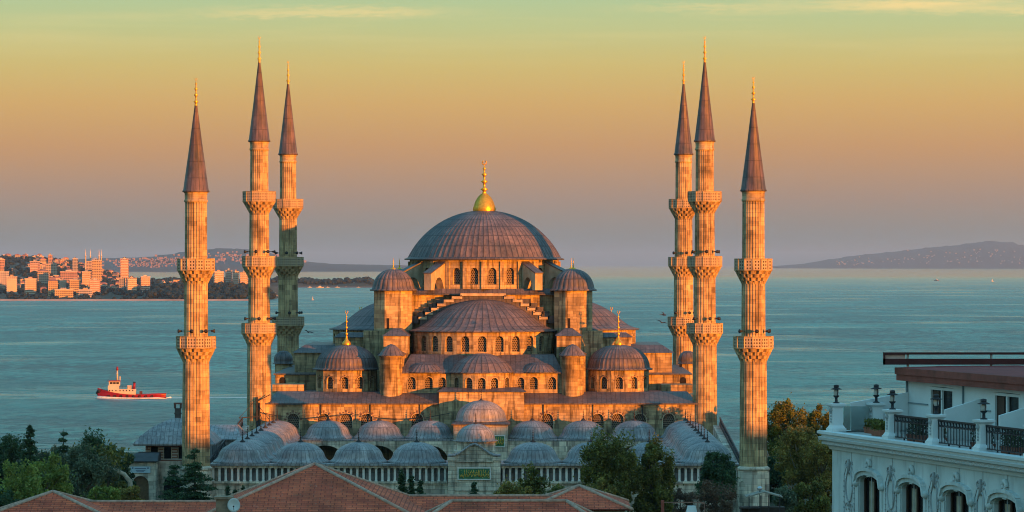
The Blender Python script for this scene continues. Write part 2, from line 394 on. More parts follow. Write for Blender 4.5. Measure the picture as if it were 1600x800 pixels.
# ------------------------------------------------------------------ mosque frame
TH = -math.atan(24 / F_PX); AX0 = -6.66 + 24 / F_PX * 422; GZ = -3.0
def mw(u, v, z=GZ): return (AX0 + u*cos(TH) - v*sin(TH), 422 + u*sin(TH) + v*cos(TH), z)
def u_of(px, d): return xf(px, d) - (-6.66 + 24 / F_PX * d)

def cap_prof(r, z0, h, n=14, tip=0.03):
    Rr = (r*r + h*h) / (2*h); zc = z0 + h - Rr; a0 = math.asin((z0 - zc)/Rr) if abs((z0-zc)/Rr) <= 1 else 0
    return [(max(tip, Rr*cos(a0 + (pi/2 - a0)*i/n)), zc + Rr*sin(a0 + (pi/2-a0)*i/n)) for i in range(n+1)]
def rib(step, h): return lambda k, i: h if k % step == 0 else 0.0
def finial(h, r, z, x=0, y=0, bulb=True, ring=True, n=12, flute=False):
    mb = MB()
    if bulb == 'onion':
        p = [(r*1.08,0),(r*1.12,.05*h),(r*1.0,.12*h),(r*.86,.20*h),(r*.6,.28*h),(r*.28,.34*h)]
        mb.lathe([(a, z+b) for a,b in p], 48, x, y, rib(2, r*0.07)); base = .34; rb = r*.28
    elif bulb:
        p = [(r,0),(r*1.1,.04*h),(r*.9,.10*h),(r*.42,.16*h),(r*.26,.22*h)]
        mb.lathe([(a, z+b*1.0) for a,b in p], n, x, y); base = .22; rb = r*.26
    else: base = 0.0; rb = r*.5
    q = [(rb, base)]; L = 0.92 - base
    for t, w in ((.10,.55),(.16,1.5),(.22,.5),(.36,.45),(.42,1.3),(.48,.42),(.60,.38),(.66,1.05),(.72,.34),(.82,.28),(.86,.7),(.90,.22),(1.0,.12)):
        q.append((rb*w, base + L*t))
    mb.lathe([(a, z+b*h) for a,b in q], n, x, y)
    if ring: mb.ring((x, y, z + h*0.955), h*0.04, h*0.011, 14, 5, 'y', arc=1.7*pi, a0=pi/2+.15*pi)
    return mb

hall = thing('mosque', 'great stone mosque prayer hall with cascading lead domes and gilded finials', 'mosque', mw(0,98), TH, off=(0,0,GZ))
def P(mb, name, mat, parent=None): return mb.build(name, mat, parent or hall)

def window(F, ol, dep, mat=LATT, parent=None, name='window', vous=None, surround=True):
    o = pane_of(F, ol, dep).build(name, mat, parent or hall)
    if surround:
        fr = MB(); arc = ol[1:-1]; c = sum(p[0] for p in arc)/len(arc); zt = arc[0][1]
        pts_o = []; pts_i = []
        for (s,z) in ol:
            dx = s - c; dz = max(0, z - zt); k = 1.16
            pts_i.append((s,z)); pts_o.append((c + dx*k, zt + dz*k if z > zt+1e-4 else z))
        for i in range(len(ol)-1):
            a,b = pts_i[i], pts_i[i+1]; A,B = pts_o[i], pts_o[i+1]
            fr.extr([F(a[0],a[1],-.05),F(b[0],b[1],-.05),F(B[0],B[1],-.05),F(A[0],A[1],-.05)], Vector(F(0,0,.07))-Vector(F(0,0,0)))
        fr.build('frame', TRIM, o)
    if vous:
        vb = MB(); arc = ol[1:-1]; c = (arc[0][0]+arc[-1][0])/2; zt = arc[0][1]; r = (arc[-1][0]-arc[0][0])/2
        for i in range(9):
            a = pi*(i+0.0)/8; r0, r1 = r*1.12, r*(1.55 if i % 2 == 0 else 1.3); da = 0.09
            q = [(c + rr*cos(aa), zt + rr*sin(aa)) for rr, aa in ((r0,a-da),(r1,a-da),(r1,a+da),(r0,a+da))]
            vb.extr([F(s,z,-.09) for s,z in q], Vector(F(0,0,.1))-Vector(F(0,0,0)))
        vb.build('voussoirs', vous, o)
    return o
RED_ST = mat_plain('dark_voussoir_stone', (0.16,0.09,0.065), 0.9)

def drum(cx, cy, r, z0, z1, n, aset, ww, zs, zt, name, rot0, dep=0.55, vous=None, pil=0.0, mat=STONE, parent=None, wname='window', surround=True):
    """polygonal stone drum; facets whose index is in aset get an arched window"""
    mb = MB(); wl = []
    for k in range(n):
        a0 = rot0 + 2*pi*k/n; a1 = rot0 + 2*pi*(k+1)/n
        F, L = plane((cx + r*cos(a0), cy + r*sin(a0)), (cx + r*cos(a1), cy + r*sin(a1)))
        if k in aset:
            o = arch_wall(mb, F, L, z0, z1, [(L/2, ww, zs, zt)], dep); wl.append((F, o[0]))
        else: mb.poly([F(0,z0),F(L,z0),F(L,z1),F(0,z1)])
        if pil:
            ca, sa = cos(a0), sin(a0); q = r + 0.02
            mb.extr([(cx+q*ca-sa*pil*dx+ca*dd, cy+q*sa+ca*pil*dx+sa*dd, z0) for dx,dd in ((-1,-.2),(1,-.2),(1,.22),(-1,.22))], (0,0,(z1-z0)*0.94))
    d = P(mb, name, mat, parent)
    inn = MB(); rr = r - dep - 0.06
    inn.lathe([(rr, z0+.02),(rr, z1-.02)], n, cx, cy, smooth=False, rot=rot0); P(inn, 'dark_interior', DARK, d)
    ws = [window(F, o, dep*0.85, parent=parent or hall, vous=vous, name=wname, surround=surround) for F, o in wl]
    return d, ws

# --- main dome
mb = MB(); mb.lathe(cap_prof(11.75, 29.3, 7.35, 18), 320, 0, 0, rib(4, 0.13), uvr=11.46); main = P(mb, 'main_dome', LEAD_D)
mb = MB(); mb.lathe([(11.0,28.95),(12.35,28.98),(12.4,29.14),(11.7,29.42),(11.4,29.42)], 96, 0, 0); P(mb, 'dome_eave', LEAD, main)
finial(7.9, 1.5, 36.5, bulb='onion').build('finial', GOLD, main)
nd = 26
drum(0, 0, 11.6, 24.55, 29.0, nd, set(range(nd)), 1.2, 25.25, 27.15, 'drum', -pi/2, pil=0.30, surround=False)
# flying buttresses round the drum
for ang in (-57, -33, -123, -147, 57, 33, 123, 147):
    a = R(ang); ca, sa = cos(a), sin(a); w = 0.65
    prof = [(11.4,24.4),(11.9,24.4)]
    prof += [(13.3 - 1.15*cos(t*pi/8), 24.6 + 1.75*sin(t*pi/8)) for t in range(0, 9)][1:8]
    prof += [(14.6,24.4),(15.4,24.4),(15.4,26.9),(11.4,28.6)]
    mb = MB(); mb.extr([(r*ca + w*sa, r*sa - w*ca, z) for r, z in prof], (-2*w*sa, 2*w*ca, 0))
    o = P(mb, 'flying_buttress', TRIM)
    mb = MB(); mb.extr([(r*ca + (w+.12)*sa, r*sa - (w+.12)*ca, z) for r, z in ((11.5,28.6),(15.5,26.9),(15.5,27.05),(11.5,28.78))], (-2*(w+.12)*sa, 2*(w+.12)*ca, 0))
    P(mb, 'coping', LEAD, o)
# square base below the drum
mb = MB(); mb.box(-12.0,12.0,-11,11,14.5,23.75); P(mb, 'dome_base', STONE)
mb = MB(); mb.frust(-12.9,12.9,-11.9,11.9,23.78,-11.3,11.3,-11.3,11.3,24.62); mb.box(-12.95,12.95,-11.95,11.95,23.66,23.8)
P(mb, 'base_roof', LEAD)

# --- stepped arch, half dome and its drum on one side, then copied round
steps = [(0,3.2,23.55),(3.2,4.5,23.1),(4.5,5.7,22.6),(5.7,6.7,22.0),(6.7,7.6,21.35),(7.6,8.5,20.7),(8.5,9.5,20.0)]
side_parts = []
mb = MB()
for (a,b,z) in steps:
    if a == 0: mb.box(-b,b,-13.6,-11.0,15,z)
    else: mb.box(a,b,-13.6,-11.0,15,z); mb.box(-b,-a,-13.6,-11.0,15,z)
arch = P(mb, 'stepped_arch', LEAD); side_parts.append(arch)
mb = MB()
for (a,b,z) in steps:
    for s in ((1,-1) if a else (1,)):
        x0, x1 = (a-.05, b+.22) if a else (-b-.22, b+.22)
        if s < 0: x0, x1 = -x1, -x0
        mb.box(x0,x1,-13.8,-12.9,z,z+.38)
        if a: mb.box(x0 if s > 0 else x1-.3, x0+.3 if s > 0 else x1, -13.8,-12.9, z+.3, z+.55)
P(mb, 'step_coping', TRIM, arch)
for s in (1,-1):
    mb = MB()
    for (a,b,z) in steps[2:]:
        x0,x1 = a+1.3, b+1.5
        if s < 0: x0,x1 = -x1,-x0
        mb.box(x0,x1,-11.8,-10.6,z-.6,z+.5)
    P(mb, 'rear_steps', LEAD, arch)
hc = -12.7
prof = [(11.15,18.22),(11.2,18.36),(10.2,18.62),(9.45,18.95)] + cap_prof(9.05,19.05,4.0,13)[1:]
mb = MB(); mb.lathe(prof, 208, 0, hc, rib(4, 0.13), uvr=7.45); hd = P(mb, 'half_dome', LEAD_D); side_parts.append(hd)
nh = 26
hdr, hws = drum(0, hc, 10.75, 14.8, 18.24, nh, set(range(0,13)), 1.25, 15.35, 17.05, 'half_dome_drum', -pi, surround=False)
side_parts += [hdr] + hws
for rz in (pi/2, -pi/2):
    for o in side_parts: copy_tree(o, hall, rz=rz)
for o in (arch, hd, hdr): copy_tree(o, hall, rz=pi)

# --- weight turrets
mb = MB(); mb.lathe([(3.1,9.5),(3.1,24.35)], 8, 13.6, -12.2, smooth=False, rot=pi/8)
tur = P(mb, 'turret', STONE)
mb = MB(); mb.lathe([(3.38,24.3),(3.42,24.48),(3.1,24.62)] + cap_prof(3.02,24.65,2.95,10)[1:], 96, 13.6, -12.2, lambda k,i: 0.16*abs(sin(pi*k/4)) , uvr=3.44)
td = P(mb, 'turret_dome', LEAD_D, tur)
finial(1.75, 0.42, 27.5, 13.6, -12.2).build('finial', GOLD, td)
mb = MB(); mb.box(12.7,13.1,-15.08,-15.02,18.6,20.2); P(mb, 'slit_window', DARK, tur)
for (sx_, sy_) in ((-1,-1),(1,1),(-1,1)):
    c = copy_tree(tur, hall, loc=((sx_-1)*13.6, (sy_+1)*12.2, 0))
# --- buttress piers, stair turrets
for s in (-1, 1):
    X = lambda a, b: (a, b) if s > 0 else (-b, -a)
    x0,x1 = X(11.0,14.6); mb = MB(); mb.box(x0,x1,-23.2,-14.4,9.5,17.7); o = P(mb, 'buttress_pier', STONE)
    mb = MB(); mb.frust(x0-.25,x1+.25,-23.5,-14.3,17.7,x0+1.2,x1-1.2,-21.5,-14.3,18.75); P(mb, 'pier_roof', LEAD, o)
    x0,x1 = X(11.5,15.2); mb = MB(); mb.box(x0,x1,-25.8,-23.2,9.5,15.0); o = P(mb, 'buttress_pier', STONE)
    mb = MB(); xm = (x0+x1)/2; mb.extr([(x0-.2,-26,14.98),(x1+.2,-26,14.98),(x1+.2,-26,15.15),(xm,-26,16.2),(x0-.2,-26,15.15)], (0,2.9,0)); P(mb, 'pier_roof', LEAD, o)
    mb = MB(); mb.lathe([(1.62,8.6),(1.62,14.7),(1.75,14.72),(1.75,14.9)], 32, s*13.3, -27.0); o = P(mb, 'stair_turret', STONE)
    mb = MB(); mb.lathe([(1.9,14.86),(1.92,14.98)] + [(1.72,15.05),(1.45,15.5),(.95,16.05),(.5,16.4),(.04,16.6)], 48, s*13.3, -27.0, lambda k,i: 0.09*abs(sin(pi*k/4))); P(mb, 'turret_cap', LEAD_D, o)
    x0,x1 = X(13.0,22.3); mb = MB(); mb.box(x0,x1,-13.2,-7.6,9.5,17.3); o = P(mb, 'side_pier', STONE)
    mb = MB(); mb.frust(x0-.3,x1+.3,-13.5,-7.4,17.3,x0+.6,x1-.6,-12.5,-7.9,17.95); P(mb, 'pier_roof', LEAD, o)
    x0,x1 = X(14.0,18.0); mb = MB(); mb.box(x0,x1,-14.6,-12.0,9.5,18.3); P(mb, 'side_pier', STONE)

# --- lower tier in front: sloping lead roof, three small half domes, windowed wall
mb = MB(); lower = []
wz = [(9.9, 11.15)]
F, L = plane((-11.4,-27.0),(-4.6,-27.0)); o1 = arch_wall(mb, F, L, 9.0, 12.45, [(1.1,1.15,9.95,11.2),(3.6,1.15,9.95,11.2),(5.6,1.0,9.95,11.2)], .5); lower += [(F,q) for q in o1]
F, L = plane((4.6,-27.0),(11.4,-27.0)); o1 = arch_wall(mb, F, L, 9.0, 12.45, [(1.1,1.0,9.95,11.2),(3.0,1.15,9.95,11.2),(5.7,1.15,9.95,11.2)], .5); lower += [(F,q) for q in o1]
ex = (0,-25.9); er = 4.7
pts = [(ex[0]+er*cos(R(a)), ex[1]+er*sin(R(a))) for a in (-166,-126,-90-12,-90+12,-54,-14)]
for p, q in zip(pts[:-1], pts[1:]):
    F, L = plane(p, q); o1 = arch_wall(mb, F, L, 9.0, 12.45, [(L/2,1.15,9.95,11.2)], .5); lower += [(F,q2) for q2 in o1]
for s in (-1,1): mb.box(min(s*11.4,s*11.9),max(s*11.4,s*11.9),-26.99,-22,9.0,12.4)
lt = P(mb, 'lower_tier_wall', STONE)
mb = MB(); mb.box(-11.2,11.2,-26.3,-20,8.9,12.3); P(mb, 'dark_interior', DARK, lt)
for F, q in lower: window(F, q, .42)
mb = MB(); mb.frust(-12.0,12.0,-27.45,-20,12.42,-10.6,10.6,-22.9,-18,14.95); mb.box(-12.05,12.05,-27.5,-20,12.3,12.44); P(mb, 'lower_tier_roof', LEAD)
for (x, y, r, h) in ((0,-25.9,4.7,2.6),(-8.4,-25.2,2.9,1.25),(8.4,-25.2,2.9,1.25)):
    mb = MB(); mb.lathe([(r+.25,12.4),(r+.27,12.56)] + cap_prof(r,12.62,h,9), 112, x, y, rib(4, .1), uvr=4.01); P(mb, 'exedra_dome', LEAD_D)

# --- corner domes
def corner_dome(cx, cy, wins):
    n = 12; rot = -pi/2 - pi/n
    d, ws = drum(cx, cy, 4.62, 9.2, 12.7, n, wins, 1.05, 9.95, 11.2, 'corner_drum', rot, vous=RED_ST, wname='corner_window')
    mb = MB(); mb.lathe([(4.95,12.66),(5.0,12.8),(4.7,12.95)] + [(4.55*cos(t)**0.92, 13.0+3.35*sin(t)) for t in [pi/2*i/11 for i in range(12)]][:-1] + [(0.04,16.4)], 176, cx, cy, rib(4, .11), uvr=6.3)
    o = P(mb, 'corner_dome', LEAD_D); finial(5.2, 0.62, 16.25, cx, cy, n=12).build('finial', GOLD, o)
corner_dome(-20.2, -20.9, {10,11,0,1,2}); corner_dome(20.2, -20.9, {10,11,0,1,2}); corner_dome(-20.2, 20.9, set()); corner_dome(20.2, 20.9, set())

# --- body of the hall
fw = [(458,1.7),(506,1.7),(541,1.75),(573,1.7),(652,1.7),(855,1.7),(934,1.7),(965,1.75),(1000,1.7),(1045,1.7)]
mb = MB(); F, L = plane((-31.2,-31.0),(31.2,-31.0))
ops = [(u_of(px,489)+31.2, w, 4.4, 5.75) for px, w in fw]
o1 = arch_wall(mb, F, L, GZ, 8.1, ops, .45)
mb.box(-31.2,-30.6,-30.99,30,GZ,8.05); mb.box(30.6,31.2,-30.99,30,GZ,8.05); mb.box(-30.6,30.6,29.4,30,GZ,8.05)
fac = P(mb, 'facade_wall', STONE)
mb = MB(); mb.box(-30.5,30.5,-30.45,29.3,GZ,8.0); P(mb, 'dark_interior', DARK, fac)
for q in o1: window(F, q, .35, vous=RED_ST)
mb = MB(); mb.frust(-31.6,31.6,-31.45,30.4,8.1,-30.2,30.2,-26.6,28,9.55); mb.box(-31.7,31.7,-31.5,30.5,7.92,8.12); P(mb, 'hall_roof', LEAD)
mb = MB(); mb.box(-6.2,6.2,-31.6,-30.95,GZ,9.75); mb.box(-6.2,6.2,-30.95,-29.5,8.2,9.75); o = P(mb, 'raised_facade_bay', STONE)
mb = MB(); mb.frust(-6.5,6.5,-31.85,-27.0,9.74,-5.6,5.6,-29.8,-26.5,10.3); P(mb, 'bay_roof', LEAD, o)
for s in (-1,1):
    X = lambda a, b: (a, b) if s > 0 else (-b, -a)
    x0,x1 = X(23.6,31.0); mb = MB(); mb.box(x0,x1,-17.5,27,9.0,11.75); o = P(mb, 'gallery_block', STONE)
    mb = MB(); mb.box(x0-.3,x1+.3,-17.8,27.3,11.74,11.98); P(mb, 'block_roof', LEAD, o)
    x0,x1 = X(29.5,30.4); mb = MB(); F, L = plane((x0,-17.53),(x1,-17.53)); ol = [(0,9.7)]+[(L/2-L/2*cos(i*pi/6), 11.0+L/2*sin(i*pi/6)) for i in range(7)]+[(L,9.7)]
    mb.extr([F(p,q,.0) for p,q in ol], (0,-.05,0)); P(mb, 'slit_window', DARK, o)
    x0,x1 = X(20.0,28.5); mb = MB(); mb.box(x0,x1,-12.6,12.6,11.9,14.95); o = P(mb, 'gallery_block', STONE)
    mb = MB(); mb.frust(x0-.35,x1+.35,-12.95,12.95,14.95,x0+1.4,x1-1.4,-10.5,10.5,16.1); P(mb, 'block_roof', LEAD, o)
    mb = MB(); mb.box(*X(26.5,31.1),-22.5,-17.5,9.3,10.5); P(mb, 'gallery_block', STONE)
    mb = MB(); mb.lathe([(1.35,8),(1.35,12.5)], 8, s*32.2, 15, smooth=False); o = P(mb, 'small_turret', STONE)
    mb = MB(); mb.lathe([(1.6,12.45),(1.6,12.6)] + cap_prof(1.45,12.65,1.9,7), 48, s*32.2, 15, lambda k,i: .07*abs(sin(pi*k/4))); P(mb, 'small_dome', LEAD_D, o)
    mb = MB(); mb.box(*X(31.2,34.2),-10,20,GZ,8.4); P(mb, 'side_gallery', STONE)
    mb = MB()
    for k in range(3): mb.box(*((s*(9.0+7.2*k)-.07, s*(9.0+7.2*k)+.07)),-31.14,-31.0,3.5,7.9)
    P(mb, 'rain_pipe', IRON)

# ------------------------------------------------------------------ minarets
def minaret(label, base, zc0, zt, zfin, bal, r_top, rs, group='minarets of the mosque', rot=0.0, plinth=None):
    """bal: (z of parapet top, parapet radius) from the top down; rs: shaft radius of each stage from the top down"""
    t = thing('minaret', label, 'minaret', base, rot, group, off=(0,0,GZ))
    n = 20; seq = []
    zs = [zc0] + [b[0]-1.3 for b in bal] + [2.6]
    mb = MB(); flute = lambda k, i: (0.0 if k % 2 == 0 else -0.055)
    for i in range(len(zs)-1):
        r0, r1 = rs[i]
        bot = zs[i+1]; top = zs[i] - (0 if i == 0 else 1.0)
        mb.lathe([(r1, bot), (r0, top)], 96, 0, 0, (lambda k, j: -0.11 if k % 4 == 0 else 0.0), smooth=False)
    shaft = mb.build('shaft', STONE_P, t)
    mb = MB(); mb.lathe([(rs[0][0]+.02,zc0-1.3),(rs[0][0]+.12,zc0-1.25),(rs[0][0]+.12,zc0-1.0),(rs[0][0]+.03,zc0-.95),(rs[0][0]+.05,zc0-.2),(rs[0][0]+.16,zc0-.05)], 40); mb.build('cornice_band', STONE_P, shaft)
    mb = MB(); r = r_top; rc = rs[0][0]+.28
    mb.lathe([(rs[0][0],zc0-.05),(rc,zc0-.02),(rc+.02,zc0+.12),(rc-.1,zc0+.3),(rc*.52,zc0+(zt-zc0)*.48),(0.12,zt)], 40, 0, 0, rib(4,.045), uvr=1.4)
    k = mb.build('cone_roof', LEAD_K, t)
    finial(zfin - zt, 0.44, zt-.05, n=10, bulb=False).build('finial', GOLD, k)
    for i, (zp, rp) in enumerate(bal):
        rb = rs[i][1]; hp = 1.32; m = 14; mb = MB()
        zb = zp - hp
        mb.lathe([(rp,zb),(rp,zp),(rp-.16,zp),(rp-.16,zb)], m, smooth=False, rot=pi/m); b = mb.build('balcony', LATT_P, t)
        mb = MB(); mb.lathe([(rb-.1,zb-.12),(rp+.08,zb-.12),(rp+.1,zb+.02),(rb-.1,zb+.05)], m, smooth=False, rot=pi/m)
        mb.lathe([(rp-.2,zp-.02),(rp+.06,zp),(rp+.06,zp+.1),(rp-.2,zp+.1)], m, smooth=False, rot=pi/m)
        for q in range(m):
            a = pi/m + 2*pi*q/m; mb.bar((rp*cos(a),rp*sin(a),zb),(rp*cos(a),rp*sin(a),zp+.05),.12)
        mb.build('parapet_rail', STONE_P, b)
        rn = rs[i+1][0]; zz = zb - .12; mb = MB(); tiers = 4; hh = 0.43
        for q in range(tiers):
            ra = rp - .05 - (rp - rn)*(q/tiers); rb2 = rp - .05 - (rp - rn)*((q+1)/tiers); z1 = zz - q*hh; z0 = z1 - hh; off = q % 2
            mb.lathe([(rb2-.02,z0),(rb2+.06,z0+.03),(ra-.06,z1-.16),(ra,z1-.06),(ra,z1)], 56, 0, 0,
                     (lambda k_, j_, off=off, d=(ra-rb2): (-(d*0.95+.16) if ((k_ + off*2) % 4) in (0,) and 0 < j_ < 4 else 0.0)), smooth=False)
        mb.build('muqarnas_corbel', STONE_P, b)
        if i > 0 or True:
            for a in ((-8, 188, -70, -115) if i > 0 else ()):
                aa = R(a) + 0.2*i; zz2 = zp + 0.75; r0 = rs[i][1]; mb = MB()
                mb.tube([(r0*.95*cos(aa), r0*.95*sin(aa), zz2),((r0+.45)*cos(aa),(r0+.45)*sin(aa),zz2)], .05, 5)
                mb.tube([((r0+.35)*cos(aa),(r0+.35)*sin(aa),zz2),((r0+.55)*cos(aa),(r0+.55)*sin(aa),zz2),((r0+.85)*cos(aa),(r0+.85)*sin(aa),zz2)], [.1,.13,.27], 8)
                mb.build('loudspeaker', IRON, t)
    rb = rs[-1][1]; mb = MB()
    mb.lathe([(rb,2.5),(rb+.28,2.5),(rb+.32,2.75),(rb+.02,3.0)], 40); mb.lathe([(rb+.3,GZ),(rb+.24,2.5)], 12, smooth=False)
    mb.build('pedestal', STONE_G, t)
    return t
short_bal = [(28.95,2.36),(19.2,2.5)]
short_rs = [(1.37,1.42),(1.47,1.52),(1.66,1.76)]
minaret('short minaret with two balconies rising beside the blue hipped pavilion roof', mw(u_of(306,422),0), 37.4, 48.3, 51.8, short_bal, 1.4, short_rs, rot=.1)
minaret('short minaret with two balconies beside the autumn trees, canopy near its foot', mw(u_of(1177,422),0), 37.5, 48.6, 51.9, short_bal, 1.4, short_rs, rot=.35)
tall_bal = [(38.85,2.42),(29.4,2.5),(19.65,2.6)]
tall_rs = [(1.3,1.34),(1.42,1.48),(1.56,1.62),(1.74,1.82)]
for px, d, lab, rr in ((405,490,'tall three-balcony minaret at the facade corner, wires strung near its base', .1), (1101,490,'tall three-balcony minaret at the facade corner above a row of side domes', .3),
                   (450,549,'three-balcony minaret at the back whose lower shaft is in grey shade', .2), (1068,549,'three-balcony minaret at the back, partly hidden behind a nearer minaret', .4)):
    minaret(lab, mw(u_of(px,d), d-422), 46.2, 57.8, 61.6, tall_bal, 1.3, tall_rs, rot=rr)

# ------------------------------------------------------------------ courtyard arcade
court = thing('courtyard_arcade', 'domed grey stone arcade around the mosque courtyard, mostly in shade', 'courtyard', mw(0,4), TH, off=(0,4,GZ))
C = lambda mb, name, mat, parent=None: mb.build(name, mat, parent or court)
V0, V1, UW = 0.5, 67.0, 33.3; bay = 7.37; ZR = 3.2
mb = MB(); prof = [(3.72,ZR),(3.74,ZR+.14),(3.5,ZR+.30),(3.28,ZR+.47),(3.12,ZR+.68)] + [(3.06*cos(t), ZR+.62+1.95*sin(t)) for t in [pi/2*i/11 for i in range(12)]][1:-1] + [(0.05,ZR+2.58)]
mb.lathe(prof, 120, 0, 0, rib(5, .04), uvr=3.2)
dome0 = mb.build('court_dome', LEAD_C, court, off=(0,0,ZR)); 
f0 = finial(1.9, .34, ZR+2.5, n=8, ring=False); f0 = f0.build('finial', LEADF, dome0)
spots = []
for i in range(-4,5):
    if i: spots.append((i*bay, 4.2))
for i in range(-4,5):
    if i: spots.append((i*bay, 4.2 + 8*bay))
for j in range(1,8): spots += [(-4*bay, 4.2+j*bay), (4*bay, 4.2+j*bay)]
for k, (u, v) in enumerate(spots):
    loc = (u, v-4, ZR-GZ)
    if k == 0: dome0.location = loc
    else: copy_tree(dome0, court, loc=loc)
# roof ring, outer walls
mb = MB()
mb.box(-UW,UW,V0-.15,V0+7.9,ZR-.22,ZR); mb.box(-UW,UW,V1-8.0,V1-.4,ZR-.22,ZR)
mb.box(-UW,-UW+7.7,V0+7.9,V1-8.0,ZR-.22,ZR); mb.box(UW-7.7,UW,V0+7.9,V1-8.0,ZR-.22,ZR); C(mb, 'arcade_roof', LEAD_C)
mb = MB(); mb.box(-UW+.15,UW-.15,V0+.3,V0+1.1,GZ,.75); mb.box(-UW+.1,-3.4,V0+.05,V0+1.2,.75,1.0); mb.box(3.4,UW-.1,V0+.05,V0+1.2,.75,1.0)
mb.box(-UW+.1,-3.4,V0+.1,V0+1.0,2.72,ZR-.22); mb.box(3.4,UW-.1,V0+.1,V0+1.0,2.72,ZR-.22)
mb.box(-UW+.15,-UW+1.0,V0+1.2,V1-1,GZ,ZR-.24); mb.box(UW-1.0,UW-.15,V0+1.2,V1-1,GZ,ZR-.24)
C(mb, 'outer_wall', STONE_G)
mb = MB(); mb.box(-UW+1.1,-3.4,V0+1.35,V0+1.6,GZ,ZR-.24); mb.box(3.4,UW-1.1,V0+1.35,V0+1.6,GZ,ZR-.24); C(mb, 'gallery_back_wall', LEAD_C)
mb = MB(); mb.box(-.14,.14,-.14,.14,0,1.6); mb.box(-.2,.2,-.2,.2,1.6,1.72); mb.box(-.19,.19,-.19,.19,0,.12); 
pil0 = mb.build('gallery_pillar', MARBLE, court, off=(0,0,0)); n_p = 38; k = 0
for s in (-1,1):
    for i in range(n_p):
        u = s*(3.7 + (UW-.4-3.7)*i/(n_p-1)); loc = (u, V0+.55-4, 1.0-GZ)
        if k == 0: pil0.location = loc
        else: copy_obj(pil0, court, loc)
        k += 1
# inner arcades facing the court
def arcade(p0, p1, n, name):
    mb = MB(); F, L = plane(p0, p1); b = L/n
    arch_wall(mb, F, L, GZ, ZR-.24, [((i+.5)*b, b*.74, GZ+.01, .2) for i in range(n)], .8, 12, 0.8)
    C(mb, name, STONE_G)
arcade((-26,V1-8.2),(26,V1-8.2), 7, 'inner_arcade')
arcade((26,V0+8.2),(-26,V0+8.2), 7, 'inner_arcade')
arcade((-25.6,V0+8.2),(-25.6,V1-8.2), 7, 'inner_arcade'); arcade((25.6,V1-8.2),(25.6,V0+8.2), 7, 'inner_arcade')
# portal of the hall at the far side of the court: raised dome over a block
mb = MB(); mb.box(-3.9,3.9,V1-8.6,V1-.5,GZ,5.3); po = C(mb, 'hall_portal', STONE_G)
mb = MB(); mb.box(-4.2,4.2,V1-8.9,V1-.4,5.3,5.5); mb.frust(-4.2,4.2,V1-8.9,V1-.4,5.5,-3.4,3.4,V1-8.1,V1-1.2,5.75); C(mb, 'portal_roof', LEAD, po)
mb = MB(); mb.lathe([(3.75,5.7),(3.8,5.85)] + [(3.6*cos(t), 5.95+2.75*sin(t)) for t in [pi/2*i/10 for i in range(10)]] + [(.05,8.7)], 120, 0, V1-4.6, rib(5,.04), uvr=3.5); o = C(mb, 'portal_dome', LEAD_C)
finial(1.9,.34,8.55,0,V1-4.6,n=8,ring=False).build('finial', LEADF, o)
GREEN = mat_plain('green_panel', (0.05,0.16,0.075), 0.5, 0.3, 2); GOLDP = mat_plain('gold_leaf_lettering', (0.62,0.42,0.08), 0.45, 0.2, 3, metal=0.3)
def inscription(cx, cv, z0, z1, w, seed, parent):
    rnd = random.Random(seed); mb = MB(); mb.box(cx-w/2,cx+w/2,cv-.10,cv,z0,z1); p = C(mb, 'inscription_panel', GREEN, parent)
    mb = MB(); h = z1-z0
    for (a,b,c,d) in ((cx-w/2-.14,cx+w/2+.14,z0-.14,z0),(cx-w/2-.14,cx+w/2+.14,z1,z1+.14),(cx-w/2-.14,cx-w/2,z0,z1),(cx+w/2,cx+w/2+.14,z0,z1)): mb.box(a,b,cv-.14,cv-.01,c,d)
    mb.build('panel_frame', MARBLE, p)
    mb = MB(); y = cv-.12; t = .028*h
    x = cx - w*.46
    while x < cx + w*.44:                       # flowing script: tall strokes, bowls, dots
        k = rnd.random(); l = w*rnd.uniform(.05,.11)
        if k < .45: mb.tube([(x,y,z0+h*rnd.uniform(.2,.35)),(x-.01,y,z0+h*.6),(x+.02,y,z0+h*rnd.uniform(.8,.92))], t, 5)
        mb.tube([(x+l*q/5, y, z0+h*(.34+.16*math.sin(pi*q/5*1.7+k*6))) for q in range(6)], t*1.1, 5)
        if k > .5: mb.tube([(x+l*q/5, y, z0+h*(.66+.14*math.sin(pi*q/5*1.5+k*4))) for q in range(6)], t, 5)
        if k > .3: mb.ball((x+l*.5,y,z0+h*rnd.choice((.14,.82,.6))), t*1.5, 6, 4)
        x += l*.78
    mb.build('calligraphy', GOLDP, p)
inscription(2.0, V1-8.62, 2.3, 3.75, 2.7, 5, po)
# outer gate
mb = MB(); x = 3.3
pts = [(-x,GZ),(x,GZ),(x,4.25),(2.5,4.3),(1.9,4.55),(1.2,5.05),(.55,5.5),(0,5.72),(-.55,5.5),(-1.2,5.05),(-1.9,4.55),(-2.5,4.3),(-x,4.25)]
mb.extr([(a,-1.1,b) for a,b in pts], (0,2.6,0)); gate = C(mb, 'gate', STONE_G)
mb = MB(); top = pts[2:]
for p, q in zip(top[:-1], top[1:]): mb.extr([(p[0],-1.35,p[1]),(q[0],-1.35,q[1]),(q[0],-1.35,q[1]+.16),(p[0],-1.35,p[1]+.16)], (0,3.0,0))
C(mb, 'gate_coping', LEAD_C, gate)
mb = MB()
for s in (-1,1):
    mb.box(s*2.85-.42,s*2.85+.42,-1.35,-1.0,GZ,3.75); mb.box(s*2.85-.55,s*2.85+.55,-1.5,-.95,3.75,4.0); mb.box(s*2.85-.5,s*2.85+.5,-1.45,-.95,4.0,4.2)
mb.box(-2.4,2.4,-1.28,-1.1,3.55,3.75); mb.box(-2.4,2.4,-1.2,-1.1,-.1,.12)
C(mb, 'gate_pilasters', STONE_G, gate)
